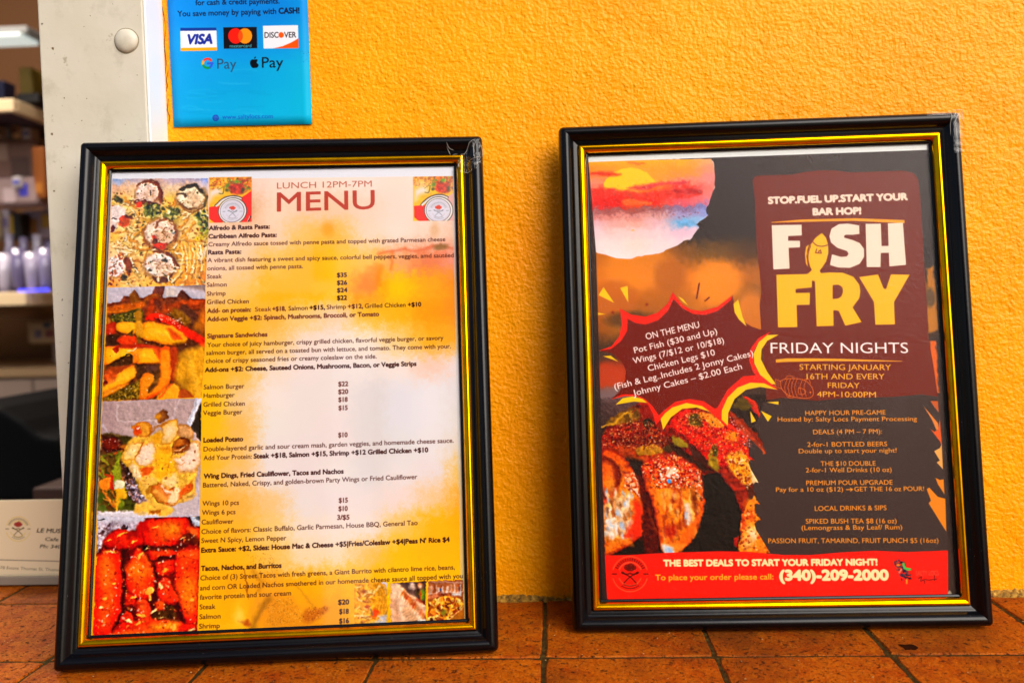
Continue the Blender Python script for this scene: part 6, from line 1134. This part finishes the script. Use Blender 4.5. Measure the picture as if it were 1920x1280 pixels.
tape(fr1, q1((893, 271), (902, 272), (907, 300), (902, 312), (893, 325), (884, 329), (866, 329), (855, 322), (864, 300), (876, 290), (882, 276)), 3, 1.6,
     [q1((864, 298), (873, 292), (878, 282), (882, 276), (892, 271)), q1((887, 276), (888, 286), (890, 297)), q1((893, 273), (888, 288), (889, 303)), q1((896, 272), (904, 288), (905, 300)), q1((878, 308), (890, 306), (903, 303)), q1((838, 277), (842, 284), (852, 288)), q1((838, 282), (843, 292), (845, 296)), q1((845, 295), (858, 294)), q1((866, 328), (878, 329), (886, 325)), q1((868, 300), (864, 310), (856, 320)), q1((902, 310), (892, 320))])
tape(fr2, q2((1728, 219), (1792, 215), (1796, 250), (1798, 292), (1778, 296), (1773, 252), (1772, 226), (1728, 228)), 5, .6,
     [q2((1773, 217), (1772, 240), (1773, 262)), q2((1778, 240), (1784, 226), (1796, 216)), q2((1796, 212), (1796, 232), (1790, 240)), q2((1773, 216), (1785, 213), (1798, 211)), q2((1782, 219), (1776, 230))])
CRB = mat('blue_glint_crease', '4ca0cc', .3)

sg = sheet('payment_sign', PS, 1.2, print_mat('sign_print', sign_im), None, None, .12)
# paper edge and lettering of the sign
def q3(*pp): return [PS.mm([(x, y)])[0] for x, y in pp]
corners = q3((311, -60), (325.5, 238.6), (584.8, 233), (574, -60))
def clip_sheet(o, quad):
    """trim the printed sheet to the sign's own slightly crooked outline"""
    n = 16; vs = []; uv = []
    a, b, c, d = [np.array(k) for k in quad]     # top-left, bottom-left, bottom-right, top-right
    for j in range(n+1):
        for i in range(n+1):
            L0 = a+(b-a)*j/n; R0 = d+(c-d)*j/n; q = L0+(R0-L0)*i/n
            vs.append((q[0]*MM, (-1.2-.18*math.sin(i*.9+j*.35)-.15*math.sin(j*.8))*MM, q[1]*MM)); uv.append(((q[0]-PS.u0)/(PS.u1-PS.u0), (q[1]-PS.v0)/(PS.v1-PS.v0)))
    k = len(vs); vs += [(x, y+.0009, z) for x, y, z in vs]
    fs = [(j*(n+1)+i, (j+1)*(n+1)+i, (j+1)*(n+1)+i+1, j*(n+1)+i+1) for j in range(n) for i in range(n)]
    fs += [tuple(q+k for q in f[::-1]) for f in fs]
    rim = [i for i in range(n+1)]+[j*(n+1)+n for j in range(1, n+1)]+[n*(n+1)+i for i in range(n-1, -1, -1)]+[j*(n+1) for j in range(n-1, 0, -1)]
    fs += [(rim[i-1], rim[i], rim[i]+k, rim[i-1]+k) for i in range(len(rim))]
    me = mesh('payment_sign', vs, fs, True); ul = me.uv_layers.new(name='UVMap')
    for pl in me.polygons:
        for li in pl.loop_indices: ul.data[li].uv = uv[me.loops[li].vertex_index % k]
    me.materials.append(o.data.materials[0]); old = o.data; o.data = me; bpy.data.meshes.remove(old)
clip_sheet(sg, corners)
b_ = sg.data.materials[0].node_tree.nodes['Principled BSDF']; b_.inputs['Roughness'].default_value = .3
tag(sg, 'glossy blue payment methods sign taped to the yellow wall beside the cream post', 'sign')

# ------------------------------------------------------------------ business cards in their clear holder
def plane_at(px, py, Y0, tilt):       # point on a card plane leaning back by tilt through (y=Y0, z=0)
    d = _r*(px-960)/F_PX+_d*(py-640)/F_PX+_f; o = np.array([CX, -CD, CH]); n = np.array([0, -math.cos(tilt), math.sin(tilt)]); c0 = np.array([0, Y0, 4.])
    return o+d*(np.dot(c0-o, n)/np.dot(d, n))
TL = .16; YC = 46.
def card_xy(px, py):
    P_ = plane_at(px, py, YC, TL); return P_[0], (P_[2]-4.)/math.cos(TL)
ca = [card_xy(*q) for q in ((-60, 938), (130, 942), (130, 1088), (-60, 1082))]
cx0 = ca[0][0]; top = card_xy(60, 939)[1]; bot = card_xy(60, 1083)[1]; print('card', cx0, ca, top, bot)
# homography photo px -> card plane mm
src = [(0, 940), (110, 940), (110, 1085), (0, 1085)]; A = []; bb_ = []
for (x, y) in src:
    u, v = card_xy(x, y); A += [[x, y, 1, 0, 0, 0, -u*x, -u*y], [0, 0, 0, x, y, 1, -v*x, -v*y]]; bb_ += [u, v]
hh_ = np.linalg.solve(np.array(A, float), np.array(bb_)); HC = np.append(hh_, 1).reshape(3, 3)
X0 = card_xy(6, 990)[0]-19; X1 = X0+88.9; V1 = top; V0 = bot
pc_ = Print(X0, X1, V0, V1, 8, HC, 'cdb898', 61); p = pc_
emblem(p, 34, 991, 23, '5c5030', 'c8a850', '8c2c24', .9); p.L([(-60, 1047), (0, 1049), (125, 1052)], 1.6, '6c6458', .9, sm=False)
for a in (("LE MUSTARD SEED", 68.5, 997.5, 185, 1000, 3.2, '241f1c', .22, .2), ("Cafe and Bar", 84, 1013, 156, 1016, 2.7, '2c2824', .12, .2), ("Ph: 340 209 2000", 74.5, 1026.5, 168, 1029, 2.7, '2c2824', .12, .2), ("78 Estate Thomas St. Thomas, VI", 0, 1066, 128, 1071, 2.3, '5c564c', -.006, 0)): p.T(*a)
card_im = p.image('card_print')
cards = empty('business_card_holder', (0, YC*MM, 0), 'clear acrylic holder filled with cream cafe business cards left of the menu frame', 'card holder')
cards.rotation_euler = (-TL, 0, 0); 
cards.location = (0, YC*MM, 4*MM)
cm = print_mat('card_print', card_im)
sheet('business_card', pc_, 0.0, cm, cards)
for k in range(9):
    o = obj('business_card', box_mesh('business_card', X0+[0, 1.2, -.6, .9, -1.2, .4, 1.6, 0, .7][k], X1+[0, 1.2, -.6, .9, -1.2, .4, 1.6, 0, .7][k], .15+k*.55, .6+k*.55, V0, V1+[0, -.5, .4, .9, 0, .6, .2, 1.0, .5][k]), mat('card_stock', 'cdbb9c', .7) if k == 0 else bpy.data.materials['card_stock'], cards)
ac = pane('clear_acrylic', .05, 0)
obj('holder_back', box_mesh('holder_back', X0-3, X1+3, 6, 8, -2, 36, bev=.5), ac, cards); obj('holder_front', box_mesh('holder_front', X0-3, X1+3, -3.6, -1.6, V0+2, V0+3.5, bev=.6), ac, cards)
obj('holder_base', box_mesh('holder_base', X0-3, X1+3, -5.6, 24, V0-4.4, V0+1.8, bev=.8), mat('smoky_acrylic_base', '7c7064', .15), cards)
for o in list(bpy.data.objects):
    if o.type == 'MESH' and o.parent is None and 'label' not in o and 'kind' not in o: o['kind'] = 'structure'
